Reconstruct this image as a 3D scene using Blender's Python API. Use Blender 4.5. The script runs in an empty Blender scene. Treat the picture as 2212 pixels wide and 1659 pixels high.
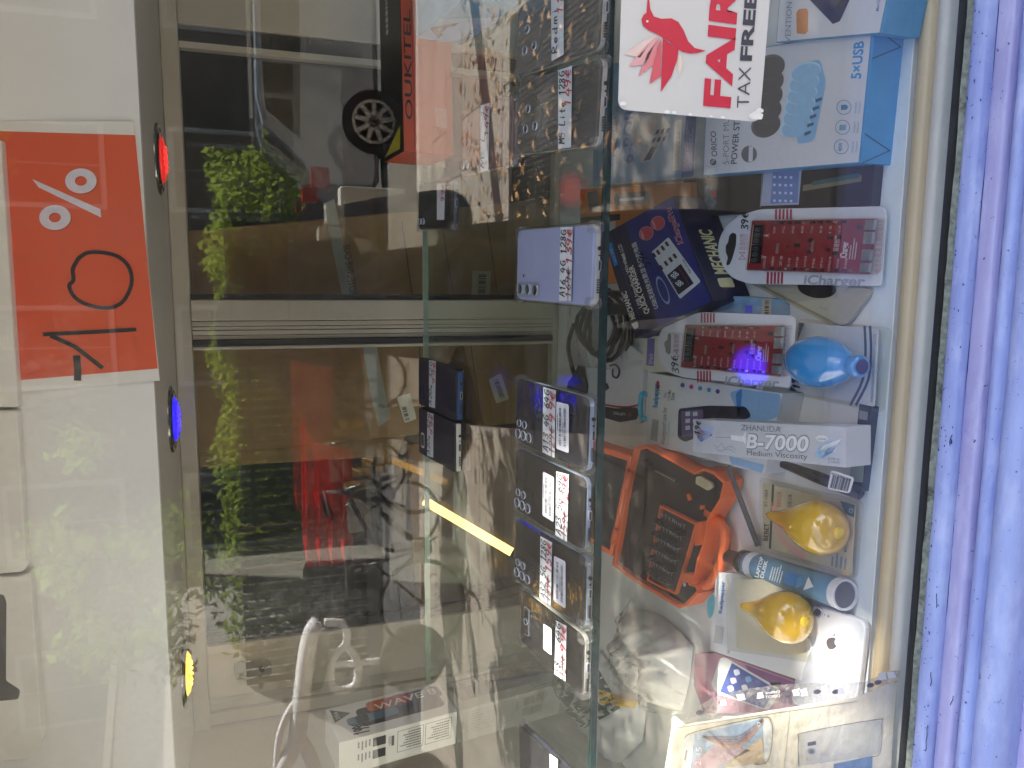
import bpy, bmesh, math, random
from mathutils import Vector, Matrix, noise
random.seed(7)
SC = bpy.context.scene
COL = SC.collection
rad = math.radians

# ---------------------------------------------------------------- camera
# world: X right along the shop front, Y into the shop, Z up; glass plane y = 0, pavement z = 0
F = 1660.0                                             # focal length in pixels of a 2212 px wide picture
AX = Vector((0.99134615, 0.00812967, -0.13102186))     # world X, Y, Z in camera axes (right, down, forward) with the phone upright
AY = Vector((0.12692619, -0.31409731, 0.94086801))
AZ = Vector((-0.03350467, -0.94935599, -0.31241103))
CAM = Vector((0.0, -0.487, 1.5))
def c2w(v): return Vector((AX.dot(v), AY.dot(v), AZ.dot(v)))
cd = bpy.data.cameras.new('camera'); cam = bpy.data.objects.new('camera', cd); COL.objects.link(cam)
rx, ry, rz = c2w(Vector((0, 1, 0))), c2w(Vector((1, 0, 0))), -c2w(Vector((0, 0, 1)))
m = Matrix((rx, ry, rz)).transposed().to_4x4(); m.translation = CAM
cam.matrix_world = m
cd.sensor_fit = 'HORIZONTAL'; cd.sensor_width = 36.0; cd.lens = 36.0 * F / 2212.0
cd.clip_start = 0.01; cd.clip_end = 500
SC.camera = cam

# ---------------------------------------------------------------- sky, sun, exposure
SUN_AZ, SUN_EL = 60.0, 50.0      # degrees to the right of the street side, and above the horizon
w = bpy.data.worlds.new('World'); SC.world = w; w.use_nodes = True
nt = w.node_tree
sky = nt.nodes.new('ShaderNodeTexSky'); sky.sky_type = 'NISHITA'; sky.sun_disc = False; sky.dust_density = 1.6; sky.ozone_density = 0.6
sdir = Vector((math.sin(rad(SUN_AZ)) * math.cos(rad(SUN_EL)), -math.cos(rad(SUN_AZ)) * math.cos(rad(SUN_EL)), math.sin(rad(SUN_EL))))
sky.sun_elevation = rad(SUN_EL); sky.sun_rotation = math.atan2(sdir.x, sdir.y)
bg = nt.nodes['Background']; bg.inputs['Strength'].default_value = 0.075
nt.links.new(sky.outputs[0], bg.inputs['Color'])
sl = bpy.data.lights.new('sun', 'SUN'); sl.energy = 4.6; sl.angle = rad(0.55); sl.color = (1.0, 0.95, 0.86)
so = bpy.data.objects.new('sun', sl); COL.objects.link(so)
so.rotation_euler = sdir.to_track_quat('Z', 'Y').to_euler()
SC.view_settings.view_transform = 'Standard'; SC.view_settings.look = 'None'
SC.view_settings.exposure = 3.0; SC.view_settings.gamma = 1.0
SC.cycles.use_denoising = True
SC.cycles.max_bounces = 9; SC.cycles.transparent_max_bounces = 40
SC.cycles.diffuse_bounces = 4; SC.cycles.glossy_bounces = 6
SC.cycles.sample_clamp_indirect = 6.0
SC.cycles.caustics_reflective = False; SC.cycles.caustics_refractive = False

# ---------------------------------------------------------------- projection helpers (pixels are those of the 2212 x 1659 view)
def ray(px, py): return c2w(Vector((1659 - py - 829.5, px - 1106.0, F)))
class Surf:
    """a plane; pt(px, py) is the point of it seen at that pixel"""
    def __init__(s, p0, n): s.p0 = Vector(p0); s.n = Vector(n).normalized()
    def pt(s, a):
        d = ray(a[0], a[1]); return CAM + d * ((s.p0 - CAM).dot(s.n) / d.dot(s.n))
    def up(s, h): return Surf(s.p0 + s.n * h, s.n)
class Loc(Surf):
    """a plane with its own metric axes; pt((x, y)) in metres"""
    def __init__(s, o, ex, ey): s.p0 = Vector(o); s.ex = Vector(ex).normalized(); s.ey = Vector(ey).normalized(); s.n = s.ex.cross(s.ey).normalized()
    def pt(s, a): return s.p0 + s.ex * a[0] + s.ey * a[1]
    def up(s, h): return Loc(s.p0 + s.n * h, s.ex, s.ey)
ZF = 0.97
TILT = math.tan(rad(9))
FLOOR = Surf((0, 0, ZF), (0, 0, 1))
SHELF = Surf((0, 0.183, 1.191), (0, -TILT, 1))
GLASS = Surf((0, 0.006, 1), (0, -1, 0))
REAR_Y = 0.833
REAR = Surf((0, REAR_Y, 1), (0, -1, 0))
PANEL = Surf((0, 0.513, 1), (0, -1, 0))
def plane3(a, b, c):
    """plane through three (px, py, height over the display floor)"""
    p, q, r = [FLOOR.up(t[2]).pt(t) for t in (a, b, c)]
    n = (q - p).cross(r - p)
    return Surf(p, n if n.z > 0 else -n)

# ---------------------------------------------------------------- materials
def lin(c):
    if isinstance(c, str):
        c = [int(c[i:i + 2], 16) / 255 for i in (0, 2, 4)]
        return tuple(x / 12.92 if x <= 0.04045 else ((x + 0.055) / 1.055) ** 2.4 for x in c)
    return tuple(c)
MATS = {}
def mat(name, col, rough=0.5, metal=0.0, var=0.12, scale=60.0, bump=0.0, emit=0.0, spec=0.5, coat=0.0, dirt=None):
    key = name
    if key in MATS: return MATS[key]
    mt = bpy.data.materials.new(name); mt.use_nodes = True; N, L = mt.node_tree.nodes, mt.node_tree.links
    b = N['Principled BSDF']; c = lin(col)
    b.inputs['Roughness'].default_value = rough; b.inputs['Metallic'].default_value = metal
    b.inputs['Specular IOR Level'].default_value = spec; b.inputs['Coat Weight'].default_value = coat
    tc = N.new('ShaderNodeTexCoord')
    nz = N.new('ShaderNodeTexNoise'); nz.inputs['Scale'].default_value = scale; nz.inputs['Detail'].default_value = 6
    L.new(tc.outputs['Object'], nz.inputs['Vector'])
    rp = N.new('ShaderNodeValToRGB'); rp.color_ramp.elements[0].position = 0.3; rp.color_ramp.elements[1].position = 0.7
    rp.color_ramp.elements[0].color = (*[x * (1 - var) for x in c], 1); rp.color_ramp.elements[1].color = (*[min(1, x * (1 + var * 0.6)) for x in c], 1)
    L.new(nz.outputs['Fac'], rp.inputs['Fac'])
    out = rp.outputs['Color']
    if dirt:
        n2 = N.new('ShaderNodeTexNoise'); n2.inputs['Scale'].default_value = dirt[1]; n2.inputs['Detail'].default_value = 9; n2.inputs['Roughness'].default_value = 0.65
        L.new(tc.outputs['Object'], n2.inputs['Vector'])
        r2 = N.new('ShaderNodeValToRGB'); r2.color_ramp.elements[0].position = dirt[2]; r2.color_ramp.elements[1].position = dirt[2] + 0.1
        L.new(n2.outputs['Fac'], r2.inputs['Fac'])
        mx = N.new('ShaderNodeMix'); mx.data_type = 'RGBA'
        L.new(r2.outputs['Color'], mx.inputs['Factor']); L.new(out, mx.inputs['A']); mx.inputs['B'].default_value = (*lin(dirt[0]), 1)
        out = mx.outputs['Result']
    L.new(out, b.inputs['Base Color'])
    if bump:
        bp = N.new('ShaderNodeBump'); bp.inputs['Strength'].default_value = bump; bp.inputs['Distance'].default_value = 0.002
        L.new(nz.outputs['Fac'], bp.inputs['Height']); L.new(bp.outputs['Normal'], b.inputs['Normal'])
    if emit:
        b.inputs['Emission Color'].default_value = (*c, 1); b.inputs['Emission Strength'].default_value = emit
    MATS[key] = mt
    return mt
def leafmat(name, col):
    if name in MATS: return MATS[name]
    mt = mat(name, col, 0.5, var=0.5, scale=2.5); N, L = mt.node_tree.nodes, mt.node_tree.links; b = N['Principled BSDF']
    tl = N.new('ShaderNodeBsdfTranslucent'); c = lin(col); tl.inputs[0].default_value = (min(1, c[0] * 1.15), min(1, c[1] * 1.2), c[2] * .8, 1)
    mx = N.new('ShaderNodeMixShader'); mx.inputs[0].default_value = .4; L.new(b.outputs[0], mx.inputs[1]); L.new(tl.outputs[0], mx.inputs[2]); L.new(mx.outputs[0], N['Material Output'].inputs['Surface'])
    return mt
def C(h, rough=0.45, **k): return mat('ink_' + h + '_%d' % int(rough * 100), h, rough, var=0.06, scale=150, **k)
def clear(name, ior=1.45, tint=(0.97, 0.98, 0.97), rough=0.03, dust=0.0, dustscale=3.0, bump=0.0):
    """thin clear plastic or glass sheet: see-through, reflecting by Fresnel, with an optional film of dust"""
    if name in MATS: return MATS[name]
    mt = bpy.data.materials.new(name); mt.use_nodes = True; N, L = mt.node_tree.nodes, mt.node_tree.links
    N.remove(N['Principled BSDF']); o = N['Material Output']
    t = N.new('ShaderNodeBsdfTransparent'); t.inputs[0].default_value = (*tint, 1)
    g = N.new('ShaderNodeBsdfGlossy'); g.inputs['Roughness'].default_value = rough; g.inputs['Color'].default_value = (1, 1, 1, 1)
    fr = N.new('ShaderNodeFresnel'); ge = N.new('ShaderNodeNewGeometry'); mi = N.new('ShaderNodeMix')      # same reflectance from both sides of the sheet
    mi.inputs['A'].default_value = ior; mi.inputs['B'].default_value = 1.0 / ior; L.new(ge.outputs['Backfacing'], mi.inputs['Factor']); L.new(mi.outputs['Result'], fr.inputs['IOR'])
    mx = N.new('ShaderNodeMixShader'); L.new(fr.outputs[0], mx.inputs[0]); L.new(t.outputs[0], mx.inputs[1]); L.new(g.outputs[0], mx.inputs[2])
    res = mx
    tc = N.new('ShaderNodeTexCoord')
    if bump:
        nz = N.new('ShaderNodeTexNoise'); nz.inputs['Scale'].default_value = 45; nz.inputs['Detail'].default_value = 3; L.new(tc.outputs['Object'], nz.inputs['Vector'])
        bp = N.new('ShaderNodeBump'); bp.inputs['Strength'].default_value = bump; bp.inputs['Distance'].default_value = 0.01
        L.new(nz.outputs['Fac'], bp.inputs['Height']); L.new(bp.outputs[0], g.inputs['Normal']); L.new(bp.outputs[0], fr.inputs['Normal'])
    if dust:
        d = N.new('ShaderNodeBsdfDiffuse'); d.inputs[0].default_value = (0.8, 0.77, 0.72, 1)
        tl = N.new('ShaderNodeBsdfTranslucent'); tl.inputs[0].default_value = (0.8, 0.77, 0.72, 1)
        ad = N.new('ShaderNodeMixShader'); ad.inputs[0].default_value = 0.5; L.new(d.outputs[0], ad.inputs[1]); L.new(tl.outputs[0], ad.inputs[2])
        nz = N.new('ShaderNodeTexNoise'); nz.inputs['Scale'].default_value = dustscale; nz.inputs['Detail'].default_value = 8; nz.inputs['Roughness'].default_value = 0.7
        L.new(tc.outputs['Object'], nz.inputs['Vector'])
        mr = N.new('ShaderNodeMapRange'); mr.inputs['From Min'].default_value = 0.45; mr.inputs['From Max'].default_value = 0.8
        mr.inputs['To Min'].default_value = dust * 0.12; mr.inputs['To Max'].default_value = dust
        L.new(nz.outputs['Fac'], mr.inputs['Value'])
        n3 = N.new('ShaderNodeTexNoise'); n3.inputs['Scale'].default_value = 260; n3.inputs['Detail'].default_value = 2; L.new(tc.outputs['Object'], n3.inputs['Vector'])
        m3 = N.new('ShaderNodeMapRange'); m3.inputs['From Min'].default_value = 0.45; m3.inputs['From Max'].default_value = 0.8; m3.inputs['To Min'].default_value = 0.7; m3.inputs['To Max'].default_value = 3.0
        L.new(n3.outputs['Fac'], m3.inputs['Value']); mm = N.new('ShaderNodeMath'); mm.operation = 'MULTIPLY'; L.new(mr.outputs[0], mm.inputs[0]); L.new(m3.outputs[0], mm.inputs[1])
        m2 = N.new('ShaderNodeMixShader'); L.new(mm.outputs[0], m2.inputs[0]); L.new(mx.outputs[0], m2.inputs[1]); L.new(ad.outputs[0], m2.inputs[2]); res = m2
    L.new(res.outputs[0], o.inputs['Surface'])
    MATS[name] = mt
    return mt

# ---------------------------------------------------------------- object helpers
ORG = {}
def tag(o, label=None, cat=None, group=None, kind=None):
    for k, v in (('label', label), ('category', cat), ('group', group), ('kind', kind)):
        if v: o[k] = v
    return o
def root(name, label, cat, origin, group=None):
    o = bpy.data.objects.new(name, None); COL.objects.link(o); o.empty_display_size = 0.02
    o.location = origin; ORG[o] = Vector(origin)
    return tag(o, label, cat, group)
def mk(name, vs, fs, mt, parent=None, smooth=False, bevel=0.0, origin=None):
    vs = [Vector(v) for v in vs]
    if parent is not None: og = ORG[parent]
    elif origin is not None: og = Vector(origin)
    else:
        c = sum(vs, Vector()) / len(vs); og = Vector((c.x, c.y, min(v.z for v in vs)))
    me = bpy.data.meshes.new(name); me.from_pydata([v - og for v in vs], [], fs); me.update()
    b = bmesh.new(); b.from_mesh(me); bmesh.ops.recalc_face_normals(b, faces=b.faces); b.to_mesh(me); b.free()
    me.materials.append(mt)
    if smooth:
        for p in me.polygons: p.use_smooth = True
    o = bpy.data.objects.new(name, me); COL.objects.link(o)
    if parent is not None: o.parent = parent
    else: o.location = og
    ORG[o] = og
    if bevel:
        md = o.modifiers.new('bevel', 'BEVEL'); md.width = bevel; md.segments = 2; md.limit_method = 'ANGLE'; md.angle_limit = rad(40)
    return o
def prism(poly, dvec):
    n = len(poly); vs = [Vector(p) for p in poly] + [Vector(p) + Vector(dvec) for p in poly]
    fs = [tuple(range(n)), tuple(range(2 * n - 1, n - 1, -1))] + [(i, (i + 1) % n, n + (i + 1) % n, n + i) for i in range(n)]
    return vs, fs
def rnd(poly, r, seg=5):
    out = []; n = len(poly); rr = r if isinstance(r, (list, tuple)) else [r] * n
    for i in range(n):
        p, a, b = Vector(poly[i]), Vector(poly[i - 1]), Vector(poly[(i + 1) % n])
        q = min(rr[i], (a - p).length * 0.49, (b - p).length * 0.49)
        if q <= 0: out.append(p); continue
        s, e = p + (a - p).normalized() * q, p + (b - p).normalized() * q
        for k in range(seg + 1):
            t = k / seg; out.append(s * (1 - t) ** 2 + p * 2 * t * (1 - t) + e * t * t)
    return out
def slab(name, S, pxs, t, mt, parent=None, r=0.0, bevel=0.0005, **k):
    """plate whose top outline lies on surface S at those points, t thick"""
    poly = [S.pt(p) for p in pxs]
    if r: poly = rnd(poly, r)
    vs, fs = prism(poly, S.n * -t)
    return mk(name, vs, fs, mt, parent, bevel=bevel, **k)
def boxm(name, x0, x1, y0, y1, z0, z1, mt, parent=None, bevel=0.0, **k):
    vs, fs = prism([(x0, y0, z1), (x1, y0, z1), (x1, y1, z1), (x0, y1, z1)], (0, 0, z0 - z1))
    return mk(name, vs, fs, mt, parent, bevel=bevel, **k)
def tube(pts, r, seg=8, cap=True):
    pts = [Vector(p) for p in pts]; vs, fs = [], []; n = len(pts); prev = None
    for i, p in enumerate(pts):
        d = (pts[min(i + 1, n - 1)] - pts[max(i - 1, 0)]).normalized()
        a = d.orthogonal().normalized() if prev is None else (prev - d * prev.dot(d)).normalized()
        prev = a; b = d.cross(a); rr = r[i] if isinstance(r, (list, tuple)) else r
        for k in range(seg):
            an = 2 * math.pi * k / seg; vs.append(p + (a * math.cos(an) + b * math.sin(an)) * rr)
    for i in range(n - 1):
        for k in range(seg):
            fs.append((i * seg + k, i * seg + (k + 1) % seg, (i + 1) * seg + (k + 1) % seg, (i + 1) * seg + k))
    if cap: fs += [tuple(range(seg - 1, -1, -1)), tuple(range((n - 1) * seg, n * seg))]
    return vs, fs
def lathe(o, ax, side, prof, seg=28):
    """surface of revolution: prof = (distance along ax, radius)"""
    o, ax = Vector(o), Vector(ax).normalized(); a = (Vector(side) - ax * Vector(side).dot(ax)).normalized(); b = ax.cross(a)
    vs, fs = [], []
    for t, r in prof:
        for k in range(seg):
            an = 2 * math.pi * k / seg; vs.append(o + ax * t + (a * math.cos(an) + b * math.sin(an)) * r)
    n = len(prof)
    for i in range(n - 1):
        for k in range(seg): fs.append((i * seg + k, i * seg + (k + 1) % seg, (i + 1) * seg + (k + 1) % seg, (i + 1) * seg + k))
    fs += [tuple(range(seg - 1, -1, -1)), tuple(range((n - 1) * seg, n * seg))]
    return vs, fs
def joinm(*parts):
    V, Fc = [], []
    for vs, fs in parts:
        o = len(V); V += [Vector(v) for v in vs]; Fc += [tuple(i + o for i in f) for f in fs]
    return V, Fc

# ---------------------------------------------------------------- flat print: lettering, drawn shapes, pen strokes, bar codes
PR = {}
def _acc(parent, name, mt): return PR.setdefault((parent, name, mt), ([], []))
def flush():
    for (parent, name, mt), (vs, fs) in PR.items():
        if not fs: continue
        og = ORG[parent]; me = bpy.data.meshes.new(name); me.from_pydata([v - og for v in vs], [], fs); me.update(); me.materials.append(mt)
        o = bpy.data.objects.new(name, me); COL.objects.link(o); o.parent = parent; ORG[o] = og
    PR.clear()
GL = {}
def glyphs(s, bold):
    if (s, bold) in GL: return GL[(s, bold)]
    cu = bpy.data.curves.new('t', 'FONT'); cu.body = s; cu.resolution_u = 3; cu.offset = bold; cu.size = 1.0
    ob = bpy.data.objects.new('t', cu); me = bpy.data.meshes.new_from_object(ob)
    vs = [(v.co.x, v.co.y) for v in me.vertices]; fs = [tuple(p.vertices) for p in me.polygons]
    bpy.data.objects.remove(ob); bpy.data.curves.remove(cu); bpy.data.meshes.remove(me)
    x0 = min(v[0] for v in vs) if vs else 0; x1 = max(v[0] for v in vs) if vs else 1
    GL[(s, bold)] = (vs, fs, x0, max(1e-3, x1 - x0)); return GL[(s, bold)]
CAPH = 0.7
def text(S, parent, s, p0, p1, p2, col, bold=0.0, name='lettering', lv=1, rough=0.4, mt=None):
    """s with its baseline from p0 to p1 and capital height p0 to p2"""
    vs, fs, x0, wd = glyphs(s, bold); a, b, c = S.pt(p0), S.pt(p1), S.pt(p2)
    V, Fc = _acc(parent, name, mt or C(col, rough)); o = len(V); l = S.n * (0.00022 * lv)
    V += [a + (b - a) * ((x - x0) / wd) + (c - a) * (y / CAPH) + l for x, y in vs]; Fc += [tuple(i + o for i in f) for f in fs]
def poly(S, parent, pts, col, name='printed_panel', lv=1, rough=0.4, r=0.0, mt=None):
    P = [S.pt(p) for p in pts]
    if r: P = rnd(P, r)
    V, Fc = _acc(parent, name, mt or C(col, rough)); o = len(V); l = S.n * (0.00022 * lv)
    V += [p + l for p in P]; Fc.append(tuple(range(o, o + len(P))))
def disc(S, parent, c, px, py_, col, name='printed_panel', lv=1, inner=0.0, seg=28, mt=None, rough=0.4):
    """ellipse centred at c through c+px and c+py_ (vectors in the surface's own coordinates)"""
    V, Fc = _acc(parent, name, mt or C(col, rough)); o = len(V); l = S.n * (0.00022 * lv)
    pt = lambda k, f: S.pt((c[0] + f * (px[0] * math.cos(k) + py_[0] * math.sin(k)), c[1] + f * (px[1] * math.cos(k) + py_[1] * math.sin(k)))) + l
    if inner:
        for i in range(seg): V += [pt(2 * math.pi * i / seg, 1), pt(2 * math.pi * i / seg, inner)]
        for i in range(seg): j = (i + 1) % seg; Fc.append((o + 2 * i, o + 2 * j, o + 2 * j + 1, o + 2 * i + 1))
    else:
        V += [pt(2 * math.pi * i / seg, 1) for i in range(seg)]; Fc.append(tuple(range(o, o + seg)))
def strokes3(pts3, n, wdt, V, Fc, l, closed=False):
    for i in range(len(pts3) - 1):
        a, b = pts3[i], pts3[i + 1]; d = b - a
        if d.length < 1e-7: continue
        s = n.cross(d).normalized() * wdt * 0.5; e = d.normalized() * wdt * 0.3; o = len(V)
        V += [a - s - e + l, b - s + e + l, b + s + e + l, a + s - e + l]; Fc.append((o, o + 1, o + 2, o + 3))
        l = l + n * 0.000004
def stroke(S, parent, pts, wdt, col, name='drawn_line', lv=1, mt=None, smooth=True, rough=0.5):
    P = [S.pt(p) for p in pts]
    if smooth and len(P) > 2: P = spline(P)
    V, Fc = _acc(parent, name, mt or C(col, rough)); strokes3(P, S.n, wdt, V, Fc, S.n * (0.00022 * lv))
def spline(P, k=4):
    out = []
    for i in range(len(P) - 1):
        p0, p1, p2, p3 = P[max(i - 1, 0)], P[i], P[i + 1], P[min(i + 2, len(P) - 1)]
        for j in range(k):
            t = j / k
            out.append(0.5 * ((2 * p1) + (p2 - p0) * t + (2 * p0 - 5 * p1 + 4 * p2 - p3) * t * t + (3 * p1 - p0 - 3 * p2 + p3) * t ** 3))
    out.append(P[-1]); return out
HAND = {
 '0': [[(.3, 1), (.05, .75), (.02, .4), (.2, .02), (.45, .1), (.55, .5), (.5, .85), (.3, 1)]],
 '1': [[(.1, .75), (.3, 1), (.28, .5), (.25, 0)]],
 '2': [[(.05, .8), (.25, 1), (.5, .85), (.4, .5), (.05, .02), (.55, .05)]],
 '3': [[(.05, .9), (.35, 1), (.5, .8), (.2, .55), (.5, .35), (.4, .05), (.02, .08)]],
 '4': [[(.3, 1), (.02, .4), (.55, .42)], [(.42, .75), (.38, 0)]],
 '5': [[(.5, 1), (.12, .98), (.08, .58), (.4, .6), (.5, .25), (.3, 0), (.02, .08)]],
 '6': [[(.45, 1), (.15, .6), (.05, .2), (.3, 0), (.5, .25), (.3, .5), (.08, .3)]],
 '7': [[(.05, .95), (.55, .97), (.2, 0)]],
 '8': [[(.5, .85), (.25, 1), (.1, .75), (.45, .35), (.3, 0), (.05, .2), (.3, .5), (.5, .85)]],
 '9': [[(.5, .8), (.25, 1), (.05, .75), (.25, .5), (.5, .75), (.5, .8), (.42, .3), (.3, 0)]],
 'A': [[(.02, 0), (.3, 1), (.55, 0)], [(.1, .35), (.5, .38)]],
 'G': [[(.55, .85), (.3, 1), (.05, .5), (.25, .02), (.55, .15), (.52, .45), (.3, .45)]],
 'S': [[(.55, .9), (.25, 1), (.1, .75), (.45, .4), (.4, .05), (.02, .1)]],
 'M': [[(.02, 0), (.1, 1), (.3, .4), (.5, 1), (.6, 0)]], 'E': [[(.5, 1), (.08, .98), (.05, 0), (.5, .02)], [(.08, .5), (.4, .5)]],
 'R': [[(.08, 0), (.08, 1), (.45, .85), (.4, .6), (.1, .5), (.55, 0)]], 'd': [[(.4, .45), (.1, .4), (.1, .05), (.4, .1)], [(.42, 1), (.42, 0)]],
 'm': [[(.02, 0), (.05, .5), (.2, .5), (.25, 0), (.28, .45), (.45, .5), (.5, 0)]], 'i': [[(.25, .5), (.25, 0)], [(.25, .75), (.25, .8)]],
 'a': [[(.4, .5), (.1, .4), (.1, .05), (.4, .1), (.42, .5), (.45, 0)]], 'g': [[(.4, .5), (.1, .4), (.1, .1), (.4, .15), (.42, .5), (.35, -.3), (.05, -.2)]],
 'c': [[(.45, .45), (.15, .5), (.08, .1), (.45, .05)]], 'e': [[(.1, .25), (.42, .3), (.3, .52), (.08, .3), (.2, .02), (.45, .1)]],
 'L': [[(.1, 1), (.08, 0), (.5, .02)]], 't': [[(.25, .9), (.25, .05), (.4, 0)], [(.05, .55), (.45, .58)]],
 '€': [[(.5, .9), (.22, .8), (.2, .2), (.5, .05)], [(.0, .6), (.5, .66)], [(.0, .38), (.48, .42)]],
 '-': [[(.05, .45), (.5, .5)]], '%': [], ' ': [],
}
def hand(S, parent, s, p0, p1, p2, wdt, col, name='handwritten_price', lv=3):
    a, b, c = S.pt(p0), S.pt(p1), S.pt(p2); adv = 0.72; tot = len(s) * adv - 0.12
    V, Fc = _acc(parent, name, C(col, 0.55)); r = random.Random(s + name)
    for i, ch in enumerate(s):
        jx, jy = r.uniform(-.05, .05), r.uniform(-.06, .06)
        for st in HAND.get(ch, []):
            P = [a + (b - a) * ((i * adv + x + jx + .12 * y) / tot) + (c - a) * (y + jy) for x, y in st]
            strokes3(spline(P) if len(P) > 2 else P, S.n, wdt, V, Fc, S.n * (0.00022 * lv))
def bars(S, parent, p0, p1, p2, n, col='15161a', name='barcode', lv=3, seed=1):
    a, b, c = S.pt(p0), S.pt(p1), S.pt(p2); r = random.Random(seed); V, Fc = _acc(parent, name, C(col)); l = S.n * (0.00022 * lv)
    t = 0.0; ws = [r.choice((1, 1, 2, 3)) for _ in range(2 * n)]; tot = sum(ws)
    for i in range(n):
        u0 = t / tot; t += ws[2 * i]; u1 = t / tot; t += ws[2 * i + 1]; o = len(V)
        V += [a + (b - a) * u0 + l, a + (b - a) * u1 + l, a + (b - a) * u1 + (c - a) + l, a + (b - a) * u0 + (c - a) + l]; Fc.append((o, o + 1, o + 2, o + 3))
def greek(S, parent, p0, p1, p2, lines, col, name='small_print', lv=2, seed=3):
    """rows of tiny print, too small to read"""
    r = random.Random(seed); V, Fc = _acc(parent, name, C(col)); a, b, c = S.pt(p0), S.pt(p1), S.pt(p2); l = S.n * (0.00022 * lv)
    for i in range(lines):
        u = 0.0; end = r.uniform(.6, 1.0)
        while u < end:
            w_ = r.uniform(.03, .1); v0 = 1 - (i + .75) / lines; v1 = 1 - (i + .3) / lines; o = len(V); u1 = min(u + w_, end)
            V += [a + (b - a) * u + (c - a) * v0 + l, a + (b - a) * u1 + (c - a) * v0 + l, a + (b - a) * u1 + (c - a) * v1 + l, a + (b - a) * u + (c - a) * v1 + l]; Fc.append((o, o + 1, o + 2, o + 3)); u = u1 + .02

# ================================================================ the shop front and the display case
XL, XR = -0.76, 0.80
M_white = mat('white_board', 'e9e8e2', 0.35, var=0.05, scale=12, dirt=('b9b3a2', 9, 0.72))
M_panel = mat('white_panel', 'eeeeec', 0.45, var=0.04, scale=6)
M_soffit = mat('grey_soffit', 'cfc9bf', 0.55, var=0.05, scale=9)
M_alu = mat('aluminium_cream', 'b9b4a4', 0.38, var=0.06, scale=14)
M_black = mat('black_rubber', '121314', 0.5)
M_wall = mat('case_wall', 'c6c2b8', 0.6, var=0.06, scale=8)
M_shopdark = mat('shop_interior', '6b6355', 0.8, var=0.2, scale=3)
M_beige = mat('beige_plastic', 'd6c196', 0.35, var=0.06, scale=10, dirt=('9d8f78', 16, 0.74))
M_cream = mat('cream_plastic', 'd3cfc2', 0.4, var=0.06, scale=10, dirt=('8f897c', 14, 0.72))

def st(o): o['kind'] = 'structure'; return o
fl = st(boxm('display_floor', XL, XR, 0.049, REAR_Y + 0.02, 0.94, ZF, M_white))
edge = boxm('edge_strip', XL, XR, 0.047, 0.074, ZF + 0.0005, ZF + 0.0022, mat('edge_metal', 'dfe5e6', 0.4, var=0.08, scale=25, dirt=('8f8a7d', 30, 0.7)), fl, bevel=0.0006)
lw = st(boxm('wall_left', XL - 0.03, XL, -0.0, REAR_Y + 0.1, 0.9, 2.1, M_wall))
rw = st(boxm('wall_right', XR, XR + 0.03, -0.0, REAR_Y + 0.1, 0.9, 2.1, M_wall))
sf = st(boxm('soffit', XL, XR, 0.5255, REAR_Y + 0.1, 1.625, 1.66, M_soffit))
st(boxm('ceiling', XL - 0.03, XR + 0.03, -0.0, REAR_Y + 0.1, 2.1, 2.14, M_panel))
pn = boxm('valance_panel', XL, XR, 0.513, 0.525, 1.6195, 2.1, M_panel); tag(pn, 'plain white valance board hanging above the grey soffit', 'panel')

# cream and black glazing strips and the purple timber outside
SW = root('shop_window_frame', 'purple painted moulded timber window frame, flaking, along the sill', 'window frame', (0, -0.05, 0.9))
def extr(prof, x0, x1, n, jit, name, mt, parent, smooth=False, seed=1):
    vs, fs = [], []; k = len(prof)
    for i in range(n + 1):
        x = x0 + (x1 - x0) * i / n
        for j, (y, z) in enumerate(prof):
            q = noise.noise(Vector((x * 14, j * 3.1 + seed, 0))) * jit + noise.noise(Vector((x * 70, j * 1.7 + seed, 5))) * jit * 0.5
            vs.append((x, y + q, z + q * 0.6))
    for i in range(n):
        for j in range(k - 1): fs.append((i * k + j, i * k + j + 1, (i + 1) * k + j + 1, (i + 1) * k + j))
    return mk(name, vs, fs, mt, parent, smooth=smooth)
bd = extr([(0.0465, 0.945), (0.0462, 0.9665), (0.044, 0.9695), (0.034, 0.9705), (0.0325, 0.968), (0.0322, 0.95)], -0.8, 0.8, 60, 0.0004, 'glazing_bead', M_beige, SW, True)
extr([(0.0322, 0.94), (0.0318, 0.962), (0.030, 0.9655), (0.023, 0.9655), (0.0205, 0.962), (0.020, 0.94)], -0.8, 0.8, 60, 0.0004, 'inner_bead', M_cream, SW, True)
boxm('rubber_seal', -0.8, 0.8, 0.0115, 0.0198, 0.94, 0.956, M_black, SW)

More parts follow.
